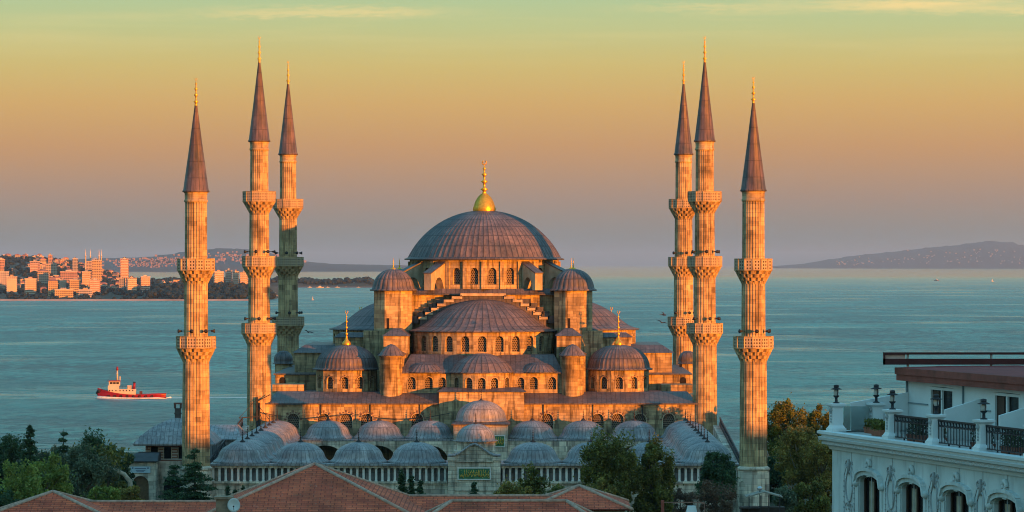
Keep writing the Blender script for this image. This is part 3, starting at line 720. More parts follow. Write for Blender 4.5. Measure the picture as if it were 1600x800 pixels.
inscription(0.0, -1.12, 1.45, 2.75, 3.9, 11, gate)
mb = MB(); F, L = plane((-1.5,-1.14),(1.5,-1.14)); ol = [(0,GZ)]+[(1.5-1.5*cos(i*pi/8), -1.6+1.3*sin(i*pi/8)) for i in range(9)]+[(3.0,GZ)]
mb.extr([F(p,q) for p,q in ol], (0,-.03,0)); C(mb, 'dark_gate_panel', DARK, gate)  # solid near-black panel, its colour standing in for the unlit gateway
mb = MB(); mb.box(-2.6,2.6,1.5,6.6,GZ,4.8); mb.lathe([(2.5,4.7),(2.5,5.75),(2.62,5.8),(2.62,5.95)], 12, 0.1, 4.0, smooth=False); gd = C(mb, 'gate_drum', STONE_G)
mb = MB(); mb.lathe([(2.8,5.92),(2.82,6.02)] + [(2.45*cos(t), 6.05+2.05*sin(t)) for t in [pi/2*i/9 for i in range(9)]] + [(.05,8.12)], 96, .1, 4.0, rib(4,.05), uvr=2.4); o = C(mb, 'gate_dome', LEAD_C)
finial(1.6,.3,8.0,.1,4.0,n=8,ring=False).build('finial', LEADF, o)
# iron railings along the sloping outer stairs on both sides
for s in (-1,1):
    mb = MB(); u = s*34.4
    za, zb = 2.6, 6.2; va, vb = 6, 62
    mb.bar((u,va,za),(u,vb,zb),.14,.3); mb.bar((u,va,za-.85),(u,vb,zb-.85),.2,.5)
    for k in range(30): v = va+(vb-va)*k/29; z = za+(zb-za)*k/29; mb.bar((u,v,z-.9),(u,v,z),.1)
    C(mb, 'side_railing', IRON)
    mb = MB(); mb.extr([(s*33.4,va,GZ),(s*33.4,vb,GZ),(s*33.4,vb,zb-1.1),(s*33.4,va,za-1.1)], (s*.9,0,0)); C(mb, 'side_stair_wall', STONE_G)

# cable pole at the corner of the hall, wires running along the facade and down to the court domes
pw = mw(-32.6, 66.0, GZ); cp = thing('cable_pole', 'dark pole with wires at the facade corner beside a tall minaret', 'pole', pw, TH)
mb = MB(); mb.bar((0,0,0),(0,0,12.0),.28); mb.bar((.35,0,6.5),(.35,0,11.2),.2); mb.bar((-2.6,-.4,9.0),(.3,0,9.2),.14); mb.bar((-2.6,-.4,9.0),(0,0,11.8),.06); mb.bar((0,0,11.4),(1.9,-.2,12.4),.12); mb.build('pole', IRON, cp)
mb = MB(); mb.tube([(0,0,9.9)]+[(x,-.3,9.9-1.0*math.sin(pi*x/14)) for x in (3.5,7,10.5)]+[(14,-.3,9.6)]+[(14+x,-.3,9.6-.8*math.sin(pi*x/14)) for x in (3.5,7,10.5)]+[(28,-.3,9.7)], .045, 4); mb.tube([(0,0,11),(2,-1,8.6),(4,-2.5,7.4)], .045, 4); mb.build('wires', IRON, cp)
# ------------------------------------------------------------------ ground, sea, far land
SEA = -31.0
def smooth(a, b, x):
    t = max(0.0, min(1.0, (x-a)/(b-a))); return t*t*(3-2*t)
def grid(name, xs, ys, h, mat, label=None):
    mb = MB(); nx, ny = len(xs), len(ys)
    vs = [(x, y, h(x,y)) for y in ys for x in xs]
    fs = [(j*nx+i, j*nx+i+1, (j+1)*nx+i+1, (j+1)*nx+i) for j in range(ny-1) for i in range(nx-1)]
    mb.add(vs, fs, True); o = mb.build(name, mat, recalc=False); return tag(o, kind='structure')
def lin(a, b, n): return [a+(b-a)*i/(n-1) for i in range(n)]
t = NT('garden_ground'); n = t.noise(t.uv((1,1,1), True), 0.15, 8); t.bump(t.noise(t.uv((1,1,1), True), 2, 4), .5, .1)
GROUND = t.done(t.ramp(n, [(0.35, (0.045,0.055,0.025)), (0.5, (0.07,0.065,0.04)), (0.68, (0.12,0.10,0.075))]), 0.95)
def gh(x, y): return GZ - 30.5*smooth(548, 800, y + 0.02*abs(x)) + 0.25*sin(x*.13)*sin(y*.11)
grid('ground', lin(-900,900,70), [-500,-300,-100,0,100,200,300] + lin(340,560,30) + lin(575,830,16), gh, GROUND)
# sea
t = NT('sea_water'); v = t.uv((1,1,1), True)
w1 = t.noise(t.uv((0.15,0.045,1), True), 1.0, 7, 0.65); w2 = t.noise(t.uv((0.012,0.007,1), True), 1.0, 6, 0.62); band = t.noise(t.uv((0.0011,0.0030,1), True, (0,0,.12)), 1.0, 5, 0.55)
so = t.n('ShaderNodeSeparateXYZ'); t.l(t.uv((1,1,1), True), so.inputs[0])
far = t.n('ShaderNodeMapRange'); t.l(so.outputs[1], far.inputs[0]); far.inputs[1].default_value = 3500; far.inputs[2].default_value = 16000; far.inputs[3].default_value = 1.0; far.inputs[4].default_value = 0.04
slick = t.ramp(t.noise(t.uv((0.0042,0.0046,1), True, (0,0,.3)), 1.0, 5, 0.6), [(0.52, 0.0), (0.68, 1.0)])
calm = t.math('MULTIPLY', t.math('SUBTRACT', 1.0, t.math('MULTIPLY', slick, .7)), far.outputs[0])
h = t.math('MULTIPLY', t.math('ADD', t.math('MULTIPLY', w1, 4.0), t.math('MULTIPLY', w2, 12.0)), calm)
t.bump(h, 1.0, 1.6)
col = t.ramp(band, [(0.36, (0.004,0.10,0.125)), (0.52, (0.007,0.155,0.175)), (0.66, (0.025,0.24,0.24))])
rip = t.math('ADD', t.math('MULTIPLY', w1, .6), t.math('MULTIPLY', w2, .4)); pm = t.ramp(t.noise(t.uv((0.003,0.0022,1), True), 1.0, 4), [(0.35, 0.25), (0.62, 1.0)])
col = t.mix(t.math('MULTIPLY', t.ramp(rip, [(0.49,0.0),(0.58,0.9)]), pm), col, (0.06,0.40,0.38)); col = t.mix(t.math('MULTIPLY', t.ramp(rip, [(0.42,0.8),(0.49,0.0)]), pm), col, (0.002,0.055,0.08))  # bright and dark faces of the ripples are painted into the water colour
t.p.inputs['IOR'].default_value = 1.33; t.p.inputs['Specular IOR Level'].default_value = 0.27
rg = t.math('MULTIPLY', t.ramp(slick, [(0.0, 0.36), (1.0, 0.16)]), t.math('ADD', t.math('MULTIPLY', far.outputs[0], .7), .3))
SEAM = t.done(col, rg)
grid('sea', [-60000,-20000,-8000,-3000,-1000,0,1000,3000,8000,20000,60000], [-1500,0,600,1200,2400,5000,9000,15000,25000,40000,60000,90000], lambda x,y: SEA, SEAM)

def land_mat(name, c1, c2, sc):
    t = NT(name); n = t.noise(t.uv((1,1,1), True), sc, 7); return t.done(t.ramp(n, [(0.35,c1),(0.65,c2)]), 0.95)
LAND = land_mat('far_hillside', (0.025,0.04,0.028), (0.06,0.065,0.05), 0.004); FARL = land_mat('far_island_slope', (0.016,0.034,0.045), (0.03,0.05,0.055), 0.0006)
SHORE = mat_plain('sea_wall_stone', (0.30,0.24,0.21), 0.9, 0.3, .02)
# near headland with the town: hill height as a function of where it stands along the shore
def hx(x, y): return 62*smooth(270, 40, 800 + x*F_PX/y)
def ch(x, y):
    inside = smooth(-393, -440, x) if y < 6200 else smooth(-430-.10*(y-6200), -520-.10*(y-6200), x)
    a = smooth(5375, 5480, y)
    b = hx(x, y)*smooth(5500, 8200, y + 0.5*max(0, -700-x))
    back = 1 - smooth(8600, 9600, y)
    return SEA - 1.5 + inside*(a*7.5 + 12*smooth(5450,5650,y)*(1-.72*smooth(255,228,800 + x*F_PX/y)) + b)*back + (1.2*sin(x*.021+y*.006) if inside > .5 else 0)
grid('city_hill', lin(-1900,-380,90), lin(5360,9700,70), ch, LAND)
mb = MB(); mb.extr([(-1900,5366,SEA-1),(-1900,5372,SEA+2.6),(-1900,5384,SEA+2.6),(-1900,5384,SEA-1)], (1500,0,0)); tag(mb.build('sea_wall', SHORE), kind='structure')
def hill(name, prof, d, depth, mat, base=SEA):
    xs = []; pr = []
    for (p0,y0),(p1,y1) in zip(prof[:-1], prof[1:]):
        m = max(2, int((p1-p0)/8))
        for i in range(m): xs.append(xf(p0+(p1-p0)*i/m, d)); pr.append(zf(y0+(y1-y0)*i/m, d))
    mb = MB(); nx = len(xs); ny = 13; vs = []
    for j in range(ny):
        tt = j/(ny-1); prf = sin(pi*min(1, tt*.5/.5))**.8 if 0 < tt < 1 else 0
        for i in range(nx):
            z = base - 1 + (pr[i]-base+1)*prf*(1+.05*sin(i*1.7+j*2.1)*(prf < .98))
            vs.append((xs[i], d + depth*(tt-.5), z))
    fs = [(j*nx+i, j*nx+i+1, (j+1)*nx+i+1, (j+1)*nx+i) for j in range(ny-1) for i in range(nx-1)]
    mb.add(vs, fs, True); return tag(mb.build(name, mat, recalc=False), kind='structure'), xs, pr
hill('island_hill', [(1205,416.5),(1235,414),(1260,412),(1300,405),(1340,399),(1400,393),(1460,386),(1500,383),(1525,379),(1548,376.5),(1575,379),(1600,384),(1680,395),(1750,405),(1850,416)], 45000, 5200, FARL)
hill('far_hill', [(60,412),(110,406),(150,404),(190,403),(230,402),(270,397),(310,391),(350,388),(390,390),(430,397),(470,408),(520,412.5),(600,414),(700,416.2),(760,417.2)], 27000, 3500, FARL)
def hill2(x, y): return SEA - 1.5 + 13*smooth(8400,8480,y)*(1-smooth(8900,9100,y))*smooth(-320,-380,x)*(.8+.25*sin(x*.03))
grid('headland', lin(-760,-310,50), lin(8380,9150,26), hill2, LAND)
mb = MB(); mb.extr([(-720,8376,SEA-1),(-720,8384,SEA+2.4),(-720,8392,SEA+2.4),(-720,8400,SEA-1)], (385,0,0)); tag(mb.build('breakwater', mat_plain('breakwater_rock',(0.10,0.085,0.085),.9)), kind='structure')

# far woods: one mass of crowns each
WOODM = mat_leaf('far_wood_leaves', (0.009,0.022,0.024), (0.014,0.028,0.026), (0.02,0.034,0.028))
def wood(name, label, pts):
    rnd = random.Random(3); mb = MB()
    for (x, y, z, r, hgt) in pts:
        n = 7
        for _ in range(3):
            ox, oy, oz = rnd.uniform(-.5,.5)*r, rnd.uniform(-.5,.5)*r, rnd.uniform(.3,.75)*hgt; q = r*rnd.uniform(.45,.75)
            prof = [(max(.01,q*cos(-pi/2+pi*i/5))*rnd.uniform(.8,1.15), z+oz+q*.9*sin(-pi/2+pi*i/5)) for i in range(6)]
            mb.lathe(prof, n, x+ox, y+oy, lambda k,i: rnd.uniform(-.18,.18)*q, smooth=False)
    o = mb.build(name, WOODM, recalc=False); return tag(o, label, kind='stuff')
rnd = random.Random(11); pts = []
for _ in range(520):
    x = rnd.uniform(-1200, -398)if rnd.random() < .6 else rnd.uniform(-640,-400); y = 5395 + abs(rnd.gauss(0,1))*150
    lo = x < -585
    if lo and rnd.random() < .12: continue
    pts.append((x, y, ch(x,y)-1, rnd.uniform(3.5,6) if lo else rnd.uniform(5,8.5), rnd.uniform(5,9) if lo else rnd.uniform(9,15)))
for _ in range(900):
    y = rnd.uniform(5600, 8300); x = rnd.uniform(-.155,-.083)*y; pts.append((x, y, ch(x,y)-1, rnd.uniform(5,9), rnd.uniform(6,10)))
wood('shore_wood', 'dark wood covering the low headland along the far shore', pts)
pts = []
for _ in range(230):
    x = rnd.uniform(-720,-345); y = 8470 + abs(rnd.gauss(0,1))*90; pts.append((x, y, hill2(x,y)-1, rnd.uniform(6,11), rnd.uniform(9,19)))
wood('headland_wood', 'dark row of trees on the flat headland behind the minarets', pts)

# the town on the far shore
def mat_facade(name, col, dark=(0.05,0.05,0.06), pu=3.4, pv=3.2, win=.74):
    t = NT(name); s = t.n('ShaderNodeSeparateXYZ'); t.l(t.uv(), s.inputs[0])
    fu = t.math('FRACT', t.math('ADD', t.math('DIVIDE', s.outputs[0], pu), 1000)); fv = t.math('FRACT', t.math('ADD', t.math('DIVIDE', s.outputs[1], pv), 1000))
    w = t.math('MULTIPLY', t.math('LESS_THAN', fu, win), t.math('LESS_THAN', fv, .5))
    g = t.n('ShaderNodeNewGeometry'); sn = t.n('ShaderNodeSeparateXYZ'); t.l(g.outputs['Normal'], sn.inputs[0])
    w = t.math('MULTIPLY', w, t.math('LESS_THAN', t.math('ABSOLUTE', sn.outputs[2]), .5))
    n = t.noise(t.uv((1,1,1), True), .12, 4)
    return t.done(t.mix(w, t.ramp(n, [(0.3, tuple(c*.75 for c in col)), (0.7, col)]), dark), 0.85)
FAC = [mat_facade('cream_facade', (0.54,0.43,0.31)), mat_facade('pink_facade', (0.50,0.31,0.245)), mat_facade('white_facade', (0.60,0.54,0.47)), mat_facade('ochre_facade', (0.62,0.42,0.20)), mat_facade('grey_facade', (0.35,0.33,0.32))]
ROOFC = mat_plain('clay_roof', (0.33,0.13,0.09), 0.9, .3, .1)
BAL = mat_plain('balcony_concrete', (0.60,0.52,0.42), .85, .2, .2)
def block(px0, px1, yt, yb, d, fac, label, group=None, rz=0.0, bands=False, hut=True, red=False, name='apartment_block', depth=None, hfix=None):
    w = (px1-px0)*d/F_PX; x = xf((px0+px1)/2, d); z0 = min(zf(yb,d), ch(x,d)+1) - 6; h = hfix or zf(yt,d) - z0; dp = depth or min(w*.8, 22)
    t = thing(name, label, 'building', (x, d, z0), rz, group)
    ww = w*.86
    mb = MB(); mb.box(-ww/2,ww/2,-dp/2,dp/2,0,h-(.8 if not red else 0)); b = mb.build('walls', FAC[fac], t)
    if red:
        mb = MB(); mb.frust(-ww/2-.6,ww/2+.6,-dp/2-.6,dp/2+.6,h,-ww/4,ww/4,-.3,.3,h+3.2); mb.build('roof', ROOFC, t)
    else:
        mb = MB(); mb.box(-ww/2-.4,ww/2+.4,-dp/2-.4,dp/2+.4,h-.8,h); mb.build('roof', BAL, t)
        if hut: mb = MB(); mb.box(-ww*.18,ww*.15,-dp*.2,dp*.2,h,h+2.8); mb.build('roof_hut', FAC[(fac+1)%5], t)
    if bands:
        fl = max(2, int((h-7)/3.2))
        for k in range(fl):
            z = 7 + k*3.2
            mb = MB(); mb.box(-ww*.46,ww*.46,-dp/2-1.5,-dp/2,z,z+1.25); mb.build('balcony', BAL, t)
    return t
near = [
 (9,28,432,453,5560,2,'white sunlit block with balcony bands, first by the shore in this photo',True,False),
 (37,58,435,455,5560,0,'broad cream block with balcony bands behind a dark wooded shore gap',True,False),
 (74,91,439,455,5540,3,'ochre block standing directly over the left end of a long low ochre building',False,True),
 (92,104,437,450,5600,0,'narrow cream block squeezed between two ochre shore blocks',True,False),
 (107,127,437,452,5580,3,'wide ochre block right above the white low waterfront house',False,False),
 (82,116,452,463,5480,3,'long low ochre building on the shoreline',False,False),
 (123,144,452,463,5470,2,'low white waterfront house with a flat roof',False,False),
 (139,158,437,456,5560,1,'pink block with many balconies beside the white waterfront house',True,False),
 (197,214,434,460,5600,0,'cream balcony slab whose shaded side stands beside it as a grey block',True,False),
 (185,196,434,458,5650,4,'grey block coloured as the shaded side of the cream balcony slab',False,False),  # separate block whose grey stands for the cream slab's shaded side
 (218,235,432,457,5620,1,'pink balcony slab, last tall block before the wooded headland',True,False),
 (94,121,424,436,6100,1,'long pink block on the slope above the ochre waterfront buildings',False,False),
 (58,77,424,434,6100,0,'cream block with a red roof on the slope among trees',False,True),
 (128,143,424,441,6000,3,'tall ochre block on the slope above the pink balcony block',True,False),
 (187,202,404,426,6700,1,'lone tall tower rising above the roofs of the far shore',True,False),
 (143,160,407,426,6500,3,'stepped golden building below four thin far minarets',False,False),
 (47,62,408,424,6700,1,'pink high block on the upper slope of the far town',True,False),
 (71,89,412,425,6600,0,'cream wide block below a single slim tower on the upper slope',False,False),
 (75,82,398,410,7400,1,'slim pink tower standing alone on the upper slope',False,False),
 (112,122,404,420,7000,4,'dark grey tower on the upper slope',False,False),  # tower wears the plain grey facade colour
 (-4,8,405,420,6700,1,'pink block cut by the frame edge on the upper slope',False,False),
 (-8,14,424,440,5900,2,'white block cut by the frame edge above the shore',False,False),
 (333,350,424,438,6000,0,'cream block seen just beside the fluted shaft, first of four on the headland',True,False),
 (352,363,422,438,6050,1,'pink narrow block, second of four standing on the headland',True,False),
 (363,374,424,440,6030,0,'cream narrow block, third of four standing on the headland',True,False),
 (375,388,425,441,6000,3,'ochre block closing the headland group beside a sunlit minaret',True,False)]
rnd = random.Random(5)
for (a,b,yt,yb,d,f,lab,bands,red) in near: block(a,b,yt,yb,d,f,lab,None,R(rnd.uniform(-6,16)),bands,not red,red)
GL = 'small apartment house scattered on the hillside of the far shore'
protos = []
for k in range(8):
    t = block(0,11,403,412,6500,k%5,GL,'apartment houses on the far hillside',0.0,False,k%2==0,k%3!=0,'apartment_house', None, 19.0); protos.append(t)
cnt = 0; k = 0
while cnt < 290:
    y = rnd.uniform(5700, 8500); p = rnd.choice((rnd.uniform(-30,190), rnd.uniform(-30,160), rnd.uniform(-20,275))); x = xf(p, y)
    if p > 185 and y > 6600: continue
    z = ch(x, y)
    if z < SEA + 6: continue
    src = protos[k % 8]; k += 1
    c = src if k <= 8 else copy_tree(src)
    s = rnd.uniform(.42, .95); c.scale = (s*rnd.uniform(.8,1.5), s, s*rnd.uniform(.75,1.15)); c.location = (x, y, z-8*s); c.rotation_euler = (0,0,R(rnd.uniform(-30,45))); cnt += 1
# mosque on the far slope
d = 7300; t = thing('distant_mosque', 'tiny far mosque with four pencil minarets on the hazy slope', 'mosque', (xf(147,d), d, zf(412,d)-14))
mb = MB(); mb.box(-15,15,-12,12,0,20); mb.build('hall', FAC[0], t); mb = MB(); mb.lathe(cap_prof(11,20,8,7), 24); mb.build('dome', mat_plain('far_lead', (.3,.29,.28), .6), t)
for (a, b) in ((-17,-12),(17,-12),(-10,14),(9,14)): mb = MB(); mb.lathe([(1.6,0),(1.3,30),(1.8,30.2),(1.8,32),(1.0,32),(.8,38),(.05,46)], 10, a, b); mb.build('minaret', BAL, t)
# specks of far villages on the hazy hills: uncountable
def specks(name, label, d, prof, n, sz, mat):
    rnd = random.Random(len(name)); mb = MB()
    for _ in range(n):
        p = rnd.choice(prof); px = rnd.gauss(p[0], p[2]); y = p[1] + rnd.uniform(-p[3], p[3]); x = xf(px, d); s = sz*rnd.uniform(.4,1.4); z = zf(y, d)
        mb.box(x-s, x+s, d-sz, d+sz*2, z-s*1.2, z+s*.7)
    return tag(mb.build(name, mat), label, kind='stuff')
specks('hill_village', 'pale specks of houses spread over the hazy far hill', 25300, [(210,410,26,5),(235,411,30,6),(270,408,26,6),(300,403,30,8),(350,402,34,9),(400,405,25,7),(250,408,30,4),(430,408,20,5)], 420, 7, FAC[1])
specks('island_village', 'pale specks of houses spread over the hazy island', 42600, [(1375,407,35,5),(1430,405,35,8),(1500,401,40,11),(1560,400,40,12),(1600,402,30,10),(1330,410,20,4)], 130, 6, FAC[4])

# ------------------------------------------------------------------ boats
RED = mat_plain('red_hull_paint', (0.21,0.005,0.014), 0.45, .15, .4); WBOAT = mat_plain('white_boat_paint', (0.46,0.43,0.39), 0.5, .08, .4); RUB = mat_plain('black_rubber', (0.015,0.015,0.018), .7); DECK = mat_plain('dark_deck', (0.06,0.03,0.03), .8)
def loft(mb, secs):
    m = len(secs[0]); vs = [p for s_ in secs for p in s_]; n = len(secs)
    fs = [(i*m+k, i*m+k+1, (i+1)*m+k+1, (i+1)*m+k) for i in range(n-1) for k in range(m-1)]
    fs += [tuple(range(m)), tuple((n-1)*m+k for k in range(m))]
    mb.add(vs, fs, False)
d = 1486
tug = thing('tugboat', 'red tugboat with white deckhouse and tall mast, crossing the strait', 'tugboat', (xf(206,d), d, SEA), R(180+4))
# local +x is the bow
TUGM = None
L2 = 15.0; secs = []
for i in range(17):
    f = -1 + 2*i/16; x = f*L2
    hw = 4.3*(1 - max(0, f-.2)**2.2*1.45) * (1 - max(0,-f-.75)**2*4) ; hw = max(hw, .25)
    dk = 1.3 + 2.1*max(0, f+.15)**2.0 + .5*max(0,-f-.4)
    secs.append([(x, -hw*.55, -.6), (x, -hw*.93, .4), (x, -hw, dk), (x, hw, dk), (x, hw*.93, .4), (x, hw*.55, -.6)])
mb = MB(); loft(mb, secs); hull = mb.build('hull', RED, tug)
mb = MB()
for i in range(16):
    a, b = secs[i], secs[i+1]
    for k in (2, 3):
        p, q = Vector(a[k]), Vector(b[k]); mb.bar(p+Vector((0,0,.12)), q+Vector((0,0,.12)), .28, .5)
mb.build('bulwark', RED, hull)
mb = MB(); mb.tube([(L2-.4+.7*cos(a)-.6, 2.1*sin(a), 3.1) for a in [R(q) for q in range(-90,91,15)]], .75, 8); mb.tube([(L2-.2, 0, 3.4),(L2+.4,0,2.2),(L2-.4,0,.7)], .55, 8); mb.build('bow_fender', RUB, hull)
for k in range(8):
    for s in (-1,1):
        x = -9 + k*2.7; f = x/L2; hw = 4.3*(1 - max(0, f-.2)**2.2*1.45)*(1 - max(0,-f-.75)**2*4); mb = MB(); mb.ring((x, s*(hw+.12), 1.0), .42, .17, 12, 5, 'y'); mb.build('tyre_fender', RUB, hull)
mb = MB(); mb.box(-1.8,10.2,-2.9,2.9,1.2,4.0); mb.box(5.6,10.4,-2.7,2.7,4.0,5.6); dh = mb.build('deckhouse', WBOAT, tug)
mb = MB()
for x in (-.8,.6,2,3.4,4.8,6.6,8.2,9.4): mb.box(x,x+.5,2.88,2.95,3.1,3.7); mb.box(x,x+.5,-2.95,-2.88,3.1,3.7)
mb.build('porthole_row', DARK, dh)
mb = MB(); mb.box(5.2,10.0,-2.3,2.3,5.6,7.4); wh = mb.build('wheelhouse', WBOAT, tug)
mb = MB(); mb.box(10.0,10.06,-2.1,2.1,6.3,7.1)
for x in (5.6,7.0,8.4): mb.box(x,x+1.1,2.3,2.36,6.3,7.1); mb.box(x,x+1.1,-2.36,-2.3,6.3,7.1)
mb.build('wheelhouse_windows', GLASS, wh)
mb = MB(); mb.frust(4.8,10.5,-2.7,2.7,7.4,5.3,9.9,-2.1,2.1,7.85); mb.build('wheelhouse_roof', RED, wh)
mb = MB(); mb.tube([(6.4,0,7.8),(6.4,0,12.2)], [.42,.34], 10); mb.box(6.0,6.9,-1.0,1.0,10.6,10.8); ms = mb.build('mast', WBOAT, tug)
mb = MB(); mb.tube([(6.4,0,12.2),(6.4,0,13.9)], [.5,.42], 10); mb.build('mast_top', RED, ms)
mb = MB(); mb.box(-.5,2.0,-1.2,1.2,4.0,5.6); mb.build('winch_house', WBOAT, tug)
mb = MB(); mb.box(5.0,5.4,-.9,-.5,7.8,9.6); mb.build('radar_post', WBOAT, tug)
for s in (-1,1): mb = MB(); mb.tube([(-.9,s*1.7,3.95),(-1.1,s*1.7,6.6)], [.55,.5], 10); fu = mb.build('funnel', RED, tug); mb = MB(); mb.tube([(-1.1,s*1.7,6.6),(-1.15,s*1.7,7.1)], .52, 10); mb.build('funnel_top', RUB, fu)
mb = MB(); mb.box(-13.5,-2.2,-3.2,3.2,1.35,1.5); mb.box(-4.6,-3.4,-1.2,1.2,1.8,3.0); mb.build('aft_deck', DECK, tug)
mb = MB()
for s in (-1,1):
    mb.bar((-1.8,s*2.85,5.35),(5.4,s*2.85,5.35),.07); mb.bar((-1.8,s*2.85,4.9),(5.4,s*2.85,4.9),.05)
    for k in range(7): mb.bar((-1.8+1.2*k,s*2.85,4.0),(-1.8+1.2*k,s*2.85,5.35),.06)
mb.bar((6.4,0,13.2),(-1.0,0,7.0),.06); mb.bar((6.4,0,12.6),(L2-1,0,4.0),.06); mb.bar((-1.0,-1.6,6.2),(-1.0,1.6,6.2),.1)
mb.build('rails_and_stays', DECK, tug)
FOAM = mat_plain('sea_foam', (0.62,0.66,0.63), .7, .25, 1.2)
mb = MB(); X0 = xf(206,d)
def foam_strip(pts, w):
    P2 = [Vector((p[0],p[1],SEA+.05)) for p in pts]
    for i in range(len(P2)-1): mb.poly([P2[i]+Vector((0,w[i],0)), P2[i+1]+Vector((0,w[i+1],0)), P2[i+1]-Vector((0,w[i+1],0)), P2[i]-Vector((0,w[i],0))])
mb.tube([(X0-16.5,d-1.2,SEA),(X0-14.5,d-2.6,SEA+.25),(X0-10,d-4.6,SEA+.2),(X0-3,d-5.2,SEA+.1),(X0+4,d-5.2,SEA+.05),(X0+12,d-5.0,SEA+.1),(X0+16,d-4.2,SEA)], [.1,.85,.6,.35,.3,.4,.1], 7)
mb.tube([(X0+15.5,d-2.5,SEA),(X0+17,d,SEA+.1),(X0+15.5,d+2.5,SEA)], [.3,.6,.3], 7)
foam_strip([(X0-15,d-5),(X0-9,d-12),(X0+4,d-24),(X0+16,d-34)], [.5,3.0,2.2,.2])
foam_strip([(X0+15,d-1),(X0+24,d),(X0+40,d+2),(X0+70,d+5),(X0+110,d+8)], [3.5,4.5,3.6,3.0,.2])
tag(mb.build('wake_water', FOAM), kind='structure')

def small_boat(name, label, cat, px, py, L, rz=0, sail=False, group=None, col=WBOAT, hullc=None):
    d = (CAM_Z-SEA)*F_PX/(py-HY); t = thing(name, label, cat, (xf(px,d), d, SEA), rz, group)
    mb = MB(); secs = []
    for i in range(9):
        f = -1+2*i/8; hw = L*.15*(1-max(0,f)**2*.9); dk = L*.07*(1+max(0,f)*.8); secs.append([(f*L/2,-hw*.5,-.2),(f*L/2,-hw,dk),(f*L/2,hw,dk),(f*L/2,hw*.5,-.2)])
    loft(mb, secs); mb.build('hull', hullc or col, t)
    mb = MB(); mb.box(-L*.25,L*.18,-L*.09,L*.09,L*.06,L*.17); mb.box(-L*.1,L*.1,-L*.08,L*.08,L*.17,L*.23); mb.build('cabin', col, t)
    mb = MB(); mb.tube([(0,0,L*.1),(0,0,L*(.95 if sail else .45))], L*.012, 6); mb.build('mast', col, t)
    if sail: mb = MB(); mb.extr([(-.02*L,0,L*.15),(-.42*L,0,L*.16),(-.02*L,0,L*.9)], (0,.15,0)); mb.build('sail', WBOAT, t)
    return t
small_boat('ferry_boat', 'small red and white boat alone on the open water near the island', 'boat', 1463, 438.5, 22, 2.2, hullc=RED)
small_boat('sailing_boat', 'small sailing boat with a pale sail off the island', 'sailing boat', 1551, 440, 10, .4, True)
small_boat('sailing_boat', 'tiny sailing boat alone between a shaded minaret and the lead domes', 'sailing boat', 489, 469, 8, 1.2, True)
for px, py, L in ((484,449.4,12),(500,449.9,20),(512,449.4,10),(527,449.4,12),(541,449.2,10),(560,449.4,9),(570,449.2,8)):
    small_boat('moored_boat', 'pale boat moored along the low headland breakwater', 'boat', px, py, L, R(px*7%40), False, 'boats moored at the headland')
small_boat('moored_boat', 'red and white boat moored against the near wooded shore', 'boat', 431, 465.5, 22, 2.9, hullc=RED)
for px, py, L, lab in ((481,418.2,150,'long pale cargo ship at anchor beyond the headland, nearer a shaded minaret'), (524,420.2,120,'long pale cargo ship at anchor beyond the headland, nearer the gilded turret')):
    small_boat('cargo_ship', lab, 'ship', px, py, L, .05)
# gulls
GULL = mat_plain('dark_gull_plumage', (0.05,0.05,0.055), .8)
for (px, py, d, rr, lab) in ((1037,492,470,.3,'dark bird gliding over the sea beside a minaret balcony'), (1034,504,500,1.2,'lower dark bird flying just under another beside the minaret'), (482,519,520,2.0,'dark bird flying beside the shaded minaret')):
    mb = MB(); L = .42; mb.lathe([(.01,-L),(.07,-L*.6),(.11,-.05),(.09,L*.5),(.05,L*.8),(.01,L)], 8)
    vs = [(v[2], v[1], v[0]) for v in mb.v]; mb.v = vs
    for s in (-1,1):
        mb.extr([(.12,0,.03),(.16,s*.38,.2),(-.02,s*.85,.12),(-.1,s*.8,.11),(-.06,s*.4,.17),(-.14,0,.03)], (0,0,.025))
    mb.extr([(-.38,-.03,0),(-.6,-.12,.01),(-.6,.12,.01),(-.38,.03,0)], (0,0,.02))
    o = mb.build('gull', GULL); o.location = (xf(px,d), d, zf(py,d)); o.rotation_euler = (0.3,0.1,rr); tag(o, lab, 'bird')
# ------------------------------------------------------------------ pavilion beside the courtyard
d = 446; cxp = xf(278,d)
pav = thing('sultan_pavilion', 'stone pavilion with a blue-grey hipped lead roof and small chimney behind a minaret', 'pavilion', (cxp, d, GZ), 0, off=(cxp,d,GZ))
hw = 5.3
mb = MB(); mb.box(cxp-3.95,cxp+3.95,d-4.2,d+5,GZ,2.4); mb.build('lower_wall', STONE_G, pav)
mb = MB(); F, L = plane((cxp-3.85,d-4.1),(cxp+3.85,d-4.1)); o1 = arch_wall(mb, F, L, 2.4, 4.75, [(1.15,.95,2.75,4.3),(2.9,.95,2.75,4.3),(4.8,.95,2.75,4.3),(6.5,.95,2.75,4.3)], .3, 2, .05)
mb.box(cxp-3.85,cxp-3.5,d-4.09,d+4.9,2.4,4.75); mb.box(cxp+3.5,cxp+3.85,d-4.09,d+4.9,2.4,4.75)
BAND = NT('banded_stone_brick'); BAND.done(BAND.brick(BAND.uv(), (0.40,0.36,0.31), (0.36,0.32,0.28), (0.20,0.09,0.06), 8.0, .36, .09).outputs[0], .9); BAND = BAND.m
uw_ = mb.build('upper_wall', BAND, pav)
for q in o1: window(F, q, .25, GLASS, pav)
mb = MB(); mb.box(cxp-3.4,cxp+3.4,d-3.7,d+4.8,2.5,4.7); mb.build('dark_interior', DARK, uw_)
mb = MB(); prof = [(hw+.1,4.62),(hw+.1,4.78),(4.5,5.75),(3.3,6.7),(1.9,7.45),(.25,8.0)]
for (r0,z0),(r1,z1) in zip(prof[:-1], prof[1:]): mb.frust(cxp-r0,cxp+r0,d-r0,d+r0,z0,cxp-r1,cxp+r1,d-r1,d+r1,z1,False)
